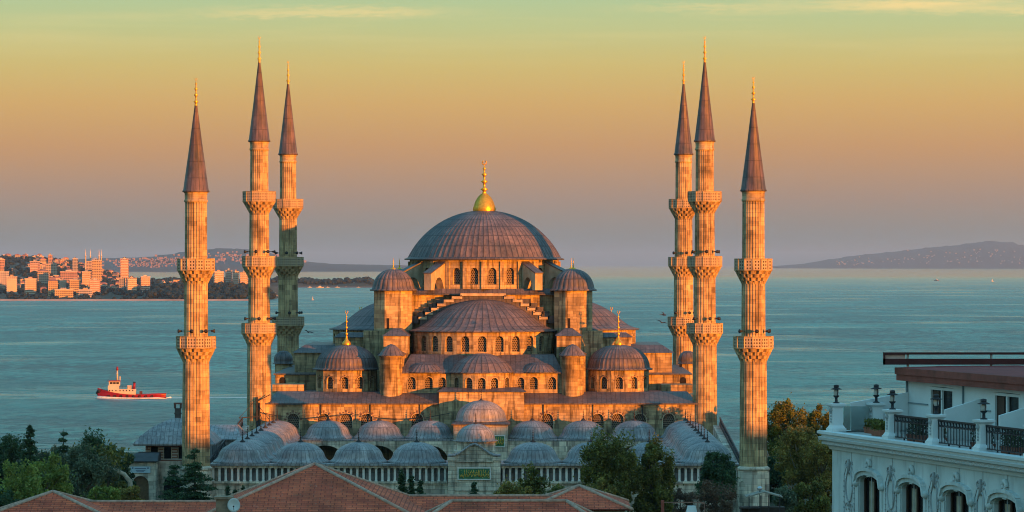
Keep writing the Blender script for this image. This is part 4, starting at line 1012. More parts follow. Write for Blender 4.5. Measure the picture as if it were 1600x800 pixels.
mb.box(cxp-hw,cxp+hw,d-hw,d+hw,4.5,4.62); rf = mb.build('roof', LEAD_C, pav)
mb = MB(); mb.box(cxp-.38,cxp+.38,d-.38,d+.38,7.8,9.2); mb.box(cxp-.48,cxp+.48,d-.48,d+.48,8.45,8.6); mb.box(cxp-.5,cxp-.28,d-.4,d+.4,9.2,9.75); mb.box(cxp+.28,cxp+.5,d-.4,d+.4,9.2,9.75); mb.box(cxp-.52,cxp+.52,d-.45,d+.45,9.75,9.95); mb.build('chimney', mat_plain('dark_chimney_stone',(.07,.065,.06),.9), rf)  # chimney in one even near-black stone colour
mb = MB(); x0, x1 = xf(318,462), xf(383,462); mb.frust(x0-2,x1,456,468,4.55,x0-2,x1-1,461,463,6.25); mb.box(x0-2,x1-.5,456.6,467,GZ,4.5); mb.build('roofed_wing', LEAD_C, pav)
# arch under the pavilion
mb = MB(); F, L = plane((xf(256,441.7),441.75),(xf(286,441.7),441.75)); ol = [(0,GZ)]+[(L/2-L/2*cos(i*pi/8), -.6+L/2*.95*sin(i*pi/8)) for i in range(9)]+[(L,GZ)]; mb.extr([F(p,q) for p,q in ol], (0,-.05,0)); mb.build('dark_arch_panel', DARK, pav)  # flat black panel imitates the shade inside the archway
# lower gate house with sign and wooden door
d2 = 438; gx0, gx1 = xf(196,d2), xf(243,d2)
gh_ = thing('gatehouse', 'low stone gatehouse with an arched wooden door and pale blue sign', 'building', ((gx0+gx1)/2, d2, GZ), 0, off=((gx0+gx1)/2, d2, GZ))
mb = MB(); F, L = plane((gx0,d2),(gx1,d2)); o1 = arch_wall(mb, F, L, GZ, 2.7, [((xf(219.5,d2)-gx0), 2.15, GZ+.02, -.35)], .5, 10); mb.box(gx0,gx0+.4,d2+.01,d2+4,GZ,2.7); mb.box(gx1-.4,gx1,d2+.01,d2+4,GZ,2.7); mb.build('wall', STONE_G, gh_)
mb = MB(); mb.poly([F(p[0],p[1],.35) for p in o1[0]]); mb.build('wooden_door', mat_plain('brown_door_wood',(0.14,0.085,0.045),.7,.3,3), gh_)
mb = MB(); mb.frust(gx0-.4,gx1+.3,d2-.4,d2+4.4,2.7,gx0+1.3,gx1+.3,d2+1.5,d2+4.4,3.65); mb.box(gx0-.4,gx1+.3,d2-.4,d2+4.4,2.55,2.69); mb.build('roof', mat_plain('dark_lead_roof',(.05,.05,.055),.6), gh_)
sg = thing('sign', 'pale blue sign board fixed above the arched wooden door', 'sign', (xf(219.5,d2), d2-.1, 1.55)); 
mb = MB(); mb.box(-1.3,1.3,-.06,.02,-.42,.42); mb.build('sign_board', mat_plain('pale_blue_enamel',(0.42,0.56,0.62),.4,.05), sg)
mb = MB(); mb.box(-1.1,-.9,-.075,-.061,.12,.3); mb.box(.9,1.1,-.075,-.061,.12,.3); mb.box(-.75,.75,-.075,-.061,.1,.2); mb.box(-.6,.65,-.075,-.061,-.12,-.04); mb.box(-.5,.5,-.075,-.061,-.3,-.22); mb.build('sign_lines', mat_plain('sign_print',(.08,.12,.2),.5), sg)

# ------------------------------------------------------------------ red tiled houses in the foreground
def caps(mb, a, b): mb.tube([a, b], .16, 6)
def pyramid_house(label, cx, cy, hx_, hy_, ze, zp, ridge=0.0, rz=0.0):
    t = thing('tiled_house', label, 'house', (cx,cy,GZ), rz, off=(cx,cy,GZ))
    mb = MB(); mb.box(cx-hx_+.6,cx+hx_-.6,cy-hy_+.6,cy+hy_-.6,GZ,ze-.05); mb.build('wall', PLASTER, t)
    mb = MB(); A = [(cx-hx_,cy-hy_,ze),(cx+hx_,cy-hy_,ze),(cx+hx_,cy+hy_,ze),(cx-hx_,cy+hy_,ze)]; r0, r1 = (cx-ridge,cy,zp), (cx+ridge,cy,zp)
    if ridge: F4 = [[A[0],A[1],r1,r0],[A[1],A[2],r1],[A[2],A[3],r0,r1],[A[3],A[0],r0]]
    else: F4 = [[A[0],A[1],r0],[A[1],A[2],r0],[A[2],A[3],r0],[A[3],A[0],r0]]
    for f in F4: mb.poly(f)
    mb.poly([(p[0],p[1],ze-.12) for p in A]); rf = mb.build('roof', TILE, t)
    mb = MB()
    for p, q in ((A[0],r0),(A[3],r0),(A[1],r1),(A[2],r1)): caps(mb, p, q)
    if ridge: caps(mb, r0, r1)
    mb.build('ridge_tiles', RIDGE, rf)
    return t
def gable_house(label, x0, x1, cy, hy_, ze, zr):
    t = thing('tiled_house', label, 'house', ((x0+x1)/2,cy,GZ), 0, off=((x0+x1)/2,cy,GZ))
    mb = MB(); mb.box(x0+.3,x1-.3,cy-hy_+.4,cy+hy_-.4,GZ,ze-.05); mb.build('wall', PLASTER, t)
    mb = MB(); mb.poly([(x0,cy-hy_,ze),(x1,cy-hy_,ze),(x1,cy,zr),(x0,cy,zr)]); mb.poly([(x0,cy+hy_,ze),(x1,cy+hy_,ze),(x1,cy,zr),(x0,cy,zr)])
    mb.poly([(x0,cy-hy_,ze),(x0,cy,zr),(x0,cy+hy_,ze)]); mb.poly([(x1,cy-hy_,ze),(x1,cy,zr),(x1,cy+hy_,ze)]); rf = mb.build('roof', TILE, t)
    mb = MB(); caps(mb, (x0,cy,zr), (x1,cy,zr)); mb.build('ridge_tiles', RIDGE, rf); return t
Xd = lambda p, d: xf(p, d)
pyramid_house('large red pyramid roofed house before the courtyard, highest of the tiled roofs', Xd(492,280), 280, 9.6, 10.6, 7.6, zf(725,280))
gable_house('low red tiled wing with level ridge joining the big roof to a smaller one', Xd(640,284), Xd(865,284), 285, 4.5, 7.3, zf(775,285))
pyramid_house('small red hipped roof house in front of the bushy court trees', Xd(905,284), 284, 4.3, 5.0, 8.0, zf(759,284))
pyramid_house('nearer red roofed house with a long ridge, cut by the bottom edge of the photo', (Xd(706,262)+Xd(885,262))/2, 262, (Xd(885,262)-Xd(706,262))/2+2.6, 4.2, 8.4, zf(783,262), (Xd(885,262)-Xd(706,262))/2)
pyramid_house('red hipped roof house below the leafy trees at the edge of the garden', Xd(83,280), 280, 8.6, 8.0, 6.4, zf(768,280))
gable_house('low red tiled wing with level ridge between chimney and hipped roof below the trees', Xd(118,282), Xd(345,282), 282, 4.5, 7.0, zf(784,282))
ch_ = thing('chimney_stack', 'square rendered chimney stack at the foot of the big tiled roof', 'chimney', (Xd(350,268),268,7.2))
mb = MB(); mb.box(-.6,.6,-.5,.5,-3,2.45); mb.box(-.75,.75,-.65,.65,2.45,2.65); mb.build('stack', mat_plain('render_chimney',(0.26,0.19,0.13),.9,.3,2), ch_)
ds = thing('satellite_dish', 'white satellite dish mounted beside the chimney stack', 'satellite dish', (Xd(366,267.5),267.3,9.2))
mb = MB(); mb.lathe([(.02,.0),(.25,.03),(.42,.09),(.56,.18),(.57,.2),(.42,.12),(.02,.03)], 24); mb.v = [(x*.9 , -z, y) for x,y,z in mb.v]; mb.build('dish', WHITE, ds)
mb = MB(); mb.tube([(0,.05,0),(0,.3,-.1),(0,.3,-2.2)], .05, 6); mb.tube([(0,0,-.5),(0,-.45,-.1)], .02, 5); mb.ball((0,-.47,-.08), .07); mb.build('bracket', IRON, ds)

# ------------------------------------------------------------------ small things at the foot of the right-hand minaret
d = 385
cn = thing('garden_canopy', 'small flat-peaked canopy on thin posts at the foot of a minaret', 'canopy', (Xd(1193,d),d,GZ), 0)
mb = MB(); z = zf(770,d)-GZ; mb.extr([(-2.1,-1.6,z-.35),(0,-1.6,z+.25),(2.1,-1.6,z-.35),(2.1,-1.6,z-.47),(0,-1.6,z+.1),(-2.1,-1.6,z-.47)], (0,3.2,0)); mb.build('canopy_roof', mat_plain('weathered_canvas',(.26,.24,.2),.9), cn)
for a in (-1.75,-.4,.5,1.75): mb = MB(); mb.bar((a,-1.4,0),(a,-1.4,z-.2),.12); mb.build('post', IRON, cn)
mb = MB(); mb.box(-2.6,2.4,-1.0,1.4,0,z-1.6); mb.box(-2.9,-.6,-1.7,-1.1,z-1.7,z-1.55); mb.build('kiosk', mat_plain('dark_kiosk_wood',(.04,.03,.025),.8), cn)
ab = thing('floodlight', 'round silver floodlight above the canopy roof', 'floodlight', (Xd(1187,d),d-.2,zf(763,d))); mb = MB(); mb.ball((0,0,0),.32,10,7,.8); mb.build('lamp_housing', mat_plain('silver_metal',(.5,.52,.55),.3,.1,metal=.8), ab); mb = MB(); mb.tube([(0,0,-.2),(0,0.1,-2.2)], .05, 5); mb.build('post', IRON, ab)
tf = thing('terrace_frame', 'reddish pipe frame with a thick red post in front of the court wall', 'terrace frame', (Xd(1070,d),d,GZ))
z = zf(785,d)-GZ; mb = MB(); mb.bar((-2.55,0,0),(-2.55,0,z+.25),.36); mb.build('red_post', mat_plain('red_post_paint',(.28,.07,.05),.7), tf)
mb = MB(); mb.bar((-2.4,0,z),(2.3,0,z),.09); mb.bar((1.5,0,0),(1.5,0,z),.09); mb.bar((2.3,1.0,0),(2.3,1.0,z-.2),.09); mb.bar((1.5,0,z),(2.3,1.0,z-.2),.09); mb.build('pipe_frame', mat_plain('rusty_pipe',(.30,.17,.13),.7), tf)
sk = thing('skylight', 'white pyramid skylight inside the reddish pipe frame', 'skylight', (Xd(1081,d),d+.6,GZ)); mb = MB(); mb.box(-1.0,1.0,-.9,.9,0,1.6); mb.frust(-.95,.95,-.85,.85,1.6,-.45,.45,-.4,.4,zf(791,d)-GZ); mb.build('skylight_box', WHITE, sk)

# ------------------------------------------------------------------ trees
LF = {'dark': mat_leaf('dark_leaves', (0.034,0.077,0.039),(0.054,0.110,0.049),(0.086,0.146,0.059)),
      'mid': mat_leaf('green_leaves', (0.09,0.10,0.022),(0.155,0.155,0.034),(0.25,0.225,0.05)),
      'yellow': mat_leaf('yellow_green_leaves', (0.132,0.187,0.039),(0.209,0.275,0.055),(0.308,0.341,0.077)),
      'grey': mat_leaf('grey_green_leaves', (0.069,0.103,0.064),(0.110,0.146,0.083),(0.173,0.208,0.121)),
      'autumn': mat_leaf('autumn_leaves', (0.065,0.085,0.014),(0.11,0.14,0.02),(0.18,0.20,0.03)),
      'olive': mat_leaf('olive_leaves', (0.17,0.15,0.035),(0.27,0.22,0.05),(0.38,0.29,0.07)),
      'brown': mat_leaf('brown_twigs', (0.107,0.064,0.047),(0.162,0.097,0.064),(0.216,0.152,0.086))}
def leaf(mb, c, s, rnd, flat=0.0):
    a = Vector((rnd.gauss(0,1), rnd.gauss(0,1), rnd.gauss(0,1)*(1-flat))).normalized(); b = Vector((rnd.gauss(0,1), rnd.gauss(0,1), rnd.gauss(0,1)*(1-flat)))
    b = (b - a*a.dot(b)).normalized(); s *= rnd.uniform(.6,1.3); c = Vector(c)
    mb.add([c-a*s, c-b*s*.5, c+a*s, c+b*s*.5], [(0,1,2,3)])
def tree(label, px, yt, wpx, d, kind, seed, name='tree', cat='tree', bottom=.3, dens=1.0, lf=.165, bark=None, group=None, upright=1.0, zbase=GZ, lean=0):
    rnd = random.Random(seed); x = xf(px,d); H = zf(yt,d)-zbase; Rr = wpx*d/F_PX/2
    t = thing(name, label, cat, (x,d,zbase), 0, group)
    tr = MB(); hb = H*bottom; top = Vector((lean*.6,0,H*.72))
    tr.tube([(0,0,-.3),(lean*.25+rnd.uniform(-.1,.1),0,H*.22),(lean*.5,rnd.uniform(-.2,.2),H*.48),top], [H*.028,H*.021,H*.014,H*.006], 8)
    cz = (hb+H)/2; rz = (H-hb)/2; cl = []; n = int(54*max(1, Rr*rz/12)**.5)
    for i in range(n*4):
        p = Vector((rnd.uniform(-1,1),rnd.uniform(-1,1),rnd.uniform(-1,1)))
        l = (abs(p.x)**2.7+abs(p.y)**2.7+abs(p.z)**2.7)**(1/2.7)
        if l > 1 or l < .35: continue
        wob = 1 + .12*sin(3*math.atan2(p.y,p.x)+seed) + .12*sin(5*p.z+seed*2)
        shape = 1.0 if p.z < 0 else (1 - .18*p.z)
        cl.append((lean*.6*(p.z*.5+.5)+p.x*Rr*.85*wob*shape, p.y*Rr*.85*wob*shape, cz+p.z*rz*.92, Rr*rnd.choice((.10,.15,.2,.26,.34))*rnd.uniform(.85,1.2)))
        if len(cl) >= n: break
    for c in rnd.sample(cl, min(9,len(cl))):
        b0 = Vector((lean*.4,0,H*rnd.uniform(.25,.55))); q = Vector(c[:3]); tr.tube([b0,(b0+q)/2+Vector((0,0,-.2)),q],[H*.012,H*.008,H*.003],5)
    tr.build('trunk', bark or BARK, t)
    per = int(330*dens); rng = np.random.default_rng(seed+100); CL = np.array(cl)
    dirs = rng.normal(size=(len(cl),per,3)); dirs /= np.linalg.norm(dirs,axis=2)[:,:,None]
    rad = CL[:,3][:,None,None]*(rng.random((len(cl),per,1))**.45)*(1+.25*np.sin(dirs[:,:,0:1]*5+CL[:,0][:,None,None]*3))
    pt = dirs*rad; pt[:,:,2] *= upright; pt += CL[:,None,:3]
    k = rng.integers(0,len(cl),int(per*len(cl)*.10)); ex_ = CL[k,:3] + rng.normal(size=(len(k),3))*CL[k,3][:,None]*.62
    leaves_mesh('crown', np.concatenate([pt.reshape(-1,3), ex_]), lf, rng, LF[kind], t); return t
def conifer(label, px, yt, wpx, d, kind, seed, name='conifer', sparse=1.0, droop=.25, zbase=GZ, lf=.15, group=None, cat='tree', low=.08):
    rnd = random.Random(seed); x = xf(px,d); H = zf(yt,d)-zbase; Rr = wpx*d/F_PX/2
    t = thing(name, label, cat, (x,d,zbase), 0, group); tr = MB(); tr.tube([(0,0,-.3),(0.05,0,H*.5),(0,0,H*.98)],[H*.022,H*.014,.02],7); cr = []
    z = H*low
    while z < H*.97:
        f = (z/H-low)/(1-low); L0 = Rr*(1-f)**.85 + .12; nb = max(4, int(7*(1-f)+4))
        for k in range(nb):
            a = rnd.uniform(0,2*pi); L1 = L0*rnd.uniform(.6,1.15); e = Vector((cos(a)*L1, sin(a)*L1, z + L1*(.18-droop)*rnd.uniform(.5,1.4)))
            dz_ = rnd.uniform(-.3,.3)*(1 if sparse >= .85 else .4); e.z += dz_; st = Vector((0,0,z+dz_)); tr.tube([st,(st+e)/2+Vector((0,0,L1*.06)),e],[.05,.035,.015],4)
            m = int(40 + 95*L1*sparse)
            for _ in range(m):
                q = rnd.random()**.7; p = st.lerp(e, q) + Vector((rnd.gauss(0,.10+.10*L1),rnd.gauss(0,.10+.10*L1),rnd.gauss(0,.09))); cr.append(p)
        z += rnd.uniform(.38,.62)*(1.0 if sparse >= 1 else 1.5)
    tr.build('trunk', BARK, t); leaves_mesh('crown', cr, lf, np.random.default_rng(seed), LF[kind], t, .45); return t
# garden trees beside the pavilion
tree('dark rounded tree at the frame edge, highest broad crown beside the pointed conifer', 8, 680, 84, 425, 'dark', 1, bottom=.15)
tree('bright yellow-green tree low at the frame edge above the red hipped roof', 28, 716, 96, 360, 'yellow', 2, bottom=.1)
tree('yellow-green feathery tree in front of the pointed dark conifer', 72, 706, 76, 372, 'yellow', 3, bottom=.1)
conifer('dense pointed dark conifer rising out of the leafy garden trees', 47, 661, 40, 418, 'dark', 4, low=.3)
conifer('thin sparse conifer top showing against the sea', 99, 667, 36, 428, 'dark', 5, sparse=.6, low=.35)
tree('broad grey-green tree in the middle of the garden group', 122, 700, 112, 385, 'grey', 6, bottom=.1)
tree('dark pine-like tree with spiky top between thin conifer and pavilion', 152, 683, 86, 420, 'dark', 7, bottom=.2, upright=1.5)
tree('olive-green tree beside a bare leaning trunk near the gatehouse', 168, 706, 46, 405, 'mid', 8, bottom=.25)
tree('bright green shrub at the foot of the grey-green tree', 163, 752, 62, 366, 'yellow', 9, 'shrub', 'shrub', bottom=.0)
tree('dark low shrubbery tree in the corner above the left red roof', 5, 755, 90, 350, 'dark', 10, bottom=.1)
tree('pale dry shrub in front of the gatehouse door', 205, 757, 44, 400, 'olive', 12, 'shrub', 'shrub', bottom=.0, dens=.5)
# bare leaning plane trunk
d = 403; bt = thing('leaning_tree', 'bare pale leaning trunk with thin twigs beside the gatehouse', 'tree', (Xd(204,d),d,GZ)); mb = MB()
pz = lambda p, y: (Xd(p,d)-Xd(204,d), 0, zf(y,d)-GZ)
mb.tube([(0.3,0,-.3),pz(205,775),pz(203,752),pz(194,741),pz(180,734),pz(168,729)], [.36,.33,.3,.27,.22,.16], 8)
mb.tube([pz(168,729),pz(166,712),pz(165,700)], [.12,.08,.03], 6); mb.tube([pz(178,733),pz(184,718),pz(187,708)], [.1,.06,.02], 6); mb.build('trunk', BARK_P, bt)
rnd = random.Random(4); mb = MB()
for _ in range(420): p = rnd.choice((pz(165,702),pz(187,712),pz(170,720),pz(176,716))); leaf(mb, (p[0]+rnd.gauss(0,.7),rnd.gauss(0,.6),p[2]+rnd.gauss(0,.6)), .24, rnd)
mb.build('crown', LF['mid'], bt, recalc=False)
conifer('spreading dark cedar with layered boughs right in front of a fluted minaret', 304, 698, 84, 412, 'dark', 14, name='cedar', sparse=.9, droop=.32, low=.04, lf=.15)
conifer('lower spreading cedar beside a taller one before the pavilion arch', 272, 716, 74, 414, 'dark', 15, name='cedar', sparse=.7, droop=.3, low=.04, lf=.15)
for px, yt, w, lab in ((628,736,20,'slim dark cypress, tallest of a short row before the court wall'), (643,742,18,'slim dark cypress in the middle of a short row before the court wall'), (657,752,18,'slim low cypress, nearest the gate in a short row before the court wall'), (741,755,15,'single tiny cypress in front of the gate inscription')):
    conifer(lab, px, yt, w, 408, 'dark', px, name='cypress', sparse=1.3, droop=-.2, low=.02, lf=.13)
for px, yt in ((356,756),(368,759),(380,757)): conifer('little potted conifer in the row behind the dish', px, yt, 8, 408, 'dark', px, name='small_conifer', sparse=1.0, droop=-.2, low=.02, lf=.1, group='small conifers before the court wall')
tree('loose green bush beside the gate, twigs reaching the gallery', 828, 727, 56, 404, 'mid', 21, 'bush', 'bush', bottom=.1, dens=.45)
tree('low brown-green bush under the loose green one beside the gate', 806, 753, 74, 398, 'olive', 22, 'bush', 'bush', bottom=.0)
tree('low thin bush between the gate bush and big court tree', 872, 756, 50, 400, 'mid', 23, 'bush', 'bush', bottom=.0, dens=.4)
tree('big dense green tree hiding the court domes', 954, 682, 100, 396, 'mid', 24, bottom=.04, upright=1.35, dens=1.25)
tree('tall green tree close beside the bigger one before the court', 1018, 688, 82, 400, 'mid', 25, bottom=.04, upright=1.35, dens=1.25)
tree('olive low tree at the foot of the two big court trees', 936, 748, 66, 388, 'olive', 26, bottom=.0)
tree('dark green tree in front of the corner court dome', 1119, 706, 62, 404, 'dark', 27, bottom=.3)
tree('leafless-looking brown bush under the dark corner tree', 1116, 748, 80, 396, 'brown', 28, 'bush', 'bush', bottom=.0, dens=.5, lf=.13)
tree('brown thorny bush against the pale court wall', 1063, 762, 46, 408, 'brown', 29, 'bush', 'bush', bottom=.0, dens=.25, lf=.12)
tree('olive-brown sunlit tree against the sea, crown touching the minaret', 1228, 627, 92, 470, 'autumn', 31, bottom=.2)
tree('narrower sunlit tree half behind the white hotel pillar', 1283, 632, 60, 474, 'autumn', 32, bottom=.2)
tree('sunlit tree top seen through the gap in the hotel roof terrace', 1340, 634, 56, 474, 'autumn', 37, bottom=.2)
tree('olive tree with a pale bent trunk in front of the sunlit ones', 1247, 668, 100, 432, 'olive', 33, bottom=.28, bark=BARK_P, lean=1.2)
tree('brownish olive tree right beside the hotel corner', 1286, 690, 64, 426, 'olive', 34, bottom=.05)
tree('green low tree below the pale bent trunk', 1266, 752, 70, 405, 'mid', 35, bottom=.0)
tree('dark small tree squeezed between minaret foot and olive tree', 1212, 712, 36, 440, 'dark', 36, bottom=.0)
tree('low dark shrub beside the canopy at the minaret foot', 1225, 762, 44, 400, 'grey', 38, 'shrub', 'shrub', bottom=.0)

tree('dull green tree behind the yellow-green ones, between two pointed conifers', 76, 698, 58, 452, 'grey', 41, bottom=.1)
tree('small dull green tree behind the thin conifer', 118, 700, 50, 456, 'mid', 42, bottom=.1)
tree('dark green tree behind the leaning trunk, against the gatehouse roof', 190, 702, 44, 425, 'dark', 43, bottom=.1)
# ------------------------------------------------------------------ white hotel
tv = Vector((.271,-.963)); rzh = math.atan2(tv.y, tv.x)
hot = thing('hotel', 'ornate white hotel with cornice, balustraded roof terrace and dark red eave', 'hotel', (12.0,130,GZ), rzh, off=(0,0,GZ))
H = lambda mb, name, mat, parent=None: mb.build(name, mat, parent or hot)
TZ = 21.9; LEN = 30.0
mb = MB(); F, L = plane((.3,.3),(LEN,.3)); wc = [4.2,8.35,12.45,16.6,20.7,24.8]
ops = [(c-.3, 2.1, 17.4, 20.15) for c in wc]; o1 = arch_wall(mb, F, L, GZ, 21.35, ops, .27, 10, .3)
mb.box(.3,.6,.31,14,GZ,21.35); mb.box(.6,LEN,13.6,14,GZ,21.35); H(mb, 'wall', WHITE2)
CURT = mat_plain('pale_curtain', (0.34,0.31,0.23), .9, .3, 4); BROWN = mat_plain('dark_brown_frame', (0.05,0.028,0.02), .6)
for ol in o1:
    c = sum(p[0] for p in ol)/len(ol); w = MB().poly([F(p[0],p[1],.25) for p in ol]); w = H(w, 'window', GLASS)
    mb = MB(); 
    for s in (-1,0,1): x = .3+c+s*.97; mb.box(x-.05,x+.05,.47,.53,17.4,20.3)
    mb.box(.3+c-1.04,.3+c+1.04,.47,.53,17.4,17.5); H(mb, 'frame', BROWN, w)
    mb = MB(); mb.box(.3+c-.62,.3+c-.2,.53,.545,17.4,20.2); H(mb, 'curtain', CURT, w)
    mb = MB(); F2 = lambda s, z, dp=0.0: (.3+s, .3+dp, z)
    arc = ol[1:-1]
    for k in (0,1):
        o_, e_ = (.08, .17) if k == 0 else (.22, .12)
        pa = [(c-1.3,20.1)] + [(c+(p[0]-c)*1.13, p[1]+o_) for p in arc] + [(c+1.3,20.1)]
        for p, q in zip(pa[:-1], pa[1:]): mb.bar(F2(p[0],p[1],-.05-.03*k), F2(q[0],q[1],-.05-.03*k), e_, .12+.10*k, up=(0,1,0))
    for s in (-1,1): mb.ball(F2(c+s*1.27,20.1,-.05), .15, 10, 7)
    mb.ring(F2(c,20.86,-.06), .15, .09, 16, 6, 'y', arc=1.6*pi, a0=-pi*.35); mb.extr([F2(c-.16,20.4,.02),F2(c+.16,20.4,.02),F2(c+.2,20.8,.02),F2(c-.2,20.8,.02)], (0,-.1,0))
    H(mb, 'window_pediment', WHITE2, w)
    mb = MB(); 
    for s in (-1,1): mb.box(.3+c+s*1.18-.1,.3+c+s*1.18+.1,.25,.32,GZ+17,19.98)
    H(mb, 'jamb_moulding', WHITE2, w)
    mb = MB(); mb.box(.3+c-1.02,.3+c+1.02,.36,.42,17.4,18.15); H(mb, 'balcony_guard', IRON, w)
for c in [2.1,6.3,10.4,14.5,18.65,22.75]:
    mb = MB(); y = .295; mb.ring((c,y,19.92), .34, .045, 28, 6, 'y', sx=1.0, sz=1.7)
    for s in (-1,1):
        mb.ring((c+s*.24,y,20.75), .12, .035, 12, 5, 'y', arc=1.5*pi, a0=0 if s > 0 else pi*.5); mb.ring((c+s*.24,y,19.15), .13, .035, 12, 5, 'y', arc=1.5*pi)
        mb.tube([(c+s*.24,y,20.75),(c+s*.52,y,20.3),(c+s*.52,y,18.4),(c+s*.13,y,18.3)], .018, 4)
        for k in range(9): mb.ball((c+s*.52,y,20.1-.2*k), .045, 6, 4)
    mb.tube([(c,y,20.4),(c,y-.03,20.95)], [.1,.05], 6); mb.tube([(c-.3,y,20.8),(c+.3,y,20.8)], .02, 4); mb.tube([(c-.26,y,19.2),(c+.26,y,19.2)], .02, 4); mb.tube([(c,y,19.4),(c,y,18.3)], .02, 4)
    for k in range(6): mb.ball((c,y,19.25-.18*k), .055, 6, 4)
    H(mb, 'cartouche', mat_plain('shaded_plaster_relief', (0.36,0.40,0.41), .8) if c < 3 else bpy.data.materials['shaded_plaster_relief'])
mb = MB()
for k in range(1, 15): x = .3+2.05*k; mb.box(x-.015,x+.015,.285,.3,17,21.3)
H(mb, 'panel_joints', mat_plain('joint_grey', (0.42,0.45,0.45), .9))
# cornice: moulded profile run along the facade and round the end
pf = [(.3,21.22),(.22,21.24),(.18,21.36),(.05,21.42),(.02,21.55),(-.10,21.60),(-.14,21.70),(-.02,21.73),(-.02,21.80),(-.16,21.84),(-.16,21.94),(.3,21.94)]
mb = MB(); mb.add([(max(q[0],-.16)-0.0, q[0], q[1]) for q in pf] + [(LEN, q[0], q[1]) for q in pf], [(i,i+1,len(pf)+i+1,len(pf)+i) for i in range(len(pf)-1)])
mb.add([(q[0], q[0], q[1]) for q in pf] + [(q[0], 14, q[1]) for q in pf], [(i,i+1,len(pf)+i+1,len(pf)+i) for i in range(len(pf)-1)])
H(mb, 'cornice', WHITE)
t = NT('dentil_band'); wv = t.n('ShaderNodeTexWave', wave_type='BANDS', bands_direction='X'); t.l(t.uv(), wv.inputs[0]); wv.inputs['Scale'].default_value = 2.2; t.bump(wv.outputs[1], 1.0, .06)
mb = MB(); mb.box(.02,LEN,-.03,.06,21.44,21.53); H(mb, 'dentil_moulding', t.done((.6,.62,.6), .8))
mb = MB(); mb.box(.3,LEN,.3,14,21.6,21.9); H(mb, 'terrace_floor', mat_plain('terrace_tile',(.42,.40,.37),.8))
# pillars of the balustrade
def pillar(x, y):
    mb = MB(); b = TZ+.04
    mb.box(x-.30,x+.30,y-.30,y+.30,b,b+.12); mb.frust(x-.28,x+.28,y-.28,y+.28,b+.12,x-.21,x+.21,y-.21,y+.21,b+.24); mb.box(x-.205,x+.205,y-.205,y+.205,b+.24,b+.92)
    mb.frust(x-.21,x+.21,y-.21,y+.21,b+.92,x-.29,x+.29,y-.29,y+.29,b+1.0); mb.box(x-.30,x+.30,y-.30,y+.30,b+1.0,b+1.08); p = H(mb, 'pillar', WHITE)
    mb = MB()
    for k in range(5): mb.ball((x,y-.21,b+.82-.11*k), .05 if k else .1, 7, 4)
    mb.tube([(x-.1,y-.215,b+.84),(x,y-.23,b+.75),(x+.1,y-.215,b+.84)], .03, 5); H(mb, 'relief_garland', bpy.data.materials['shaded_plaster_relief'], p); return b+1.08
pxs = [.6,6.3,10.4,14.6,18.8,23.0]; zt = 0
for x in pxs: zt = pillar(x, .35)
pillar(.6, 2.0)
# lanterns
labs = ['black lantern on the pillar at the very corner of the roof terrace','black lantern on the second terrace pillar from the hotel corner','black lantern on the terrace pillar in front of the sloping white screen','black lantern on the terrace pillar before the double sliding door','black lantern on the terrace pillar at the frame edge','black lantern on a terrace pillar beyond the frame','black lantern on the inner terrace pillar behind the glass screen']
FROST = mat_plain('frosted_lamp_glass', (0.50,0.50,0.46), .4, .1)
def lantern(x, y, lab):
    q = hot.matrix_basis if False else None
    wx = 12.0 + tv.x*x - tv.y*y; wy = 130 + tv.y*x + tv.x*y
    t = thing('lantern', lab, 'lantern', (wx, wy, zt), rzh, 'lanterns on the terrace pillars')
    mb = MB(); mb.lathe([(.13,0),(.13,.03),(.06,.06),(.05,.2),(.09,.24),(.12,.27),(.12,.30)], 12); mb.build('base', IRON, t)
    mb = MB(); mb.lathe([(.07,.30),(.10,.40),(.09,.50),(.06,.54)], 10); mb.build('globe', FROST, t)
    mb = MB(); mb.lathe([(.22,.53),(.22,.55),(.09,.60),(.10,.62),(.10,.70),(.01,.72)], 12)
    for s in (-1,1): mb.tube([(s*.11,0,.29),(s*.14,0,.42),(s*.12,0,.54)], .014, 5)
    mb.build('cap', IRON, t)
for x, l in zip(pxs, labs): lantern(x, .35, l)
lantern(.6, 2.0, labs[6])
# iron railings
for a, b in zip(pxs[1:-1], pxs[2:]):
    x0, x1 = a+.22, b-.22; mb = MB(); y = .35
    for z, w in ((TZ+.92,.06),(TZ+.70,.03),(TZ+.12,.04)): mb.bar((x0,y,z),(x1,y,z),w)
    n = int((x1-x0)/.13)
    for k in range(n+1): x = x0+(x1-x0)*k/n; mb.bar((x,y,TZ+.12),(x,y,TZ+.9),.022)
    n = int((x1-x0)/.26)
    for k in range(n): mb.ring((x0+(x1-x0)*(k+.5)/n, y, TZ+.81), .10, .016, 10, 4, 'y')
    for k in range(5): x = x0+(x1-x0)*k/4; mb.bar((x,y,TZ),(x,y,TZ+.12),.05)
    H(mb, 'railing', IRON)
mb = MB(); y = .35
mb.box(.62,.66,.65,1.7,TZ+.1,TZ+1.0); g = NT('glass_screen'); g.p.inputs['Transmission Weight'].default_value = .7; H(mb, 'glass_screen', g.done((.5,.62,.6), .05))
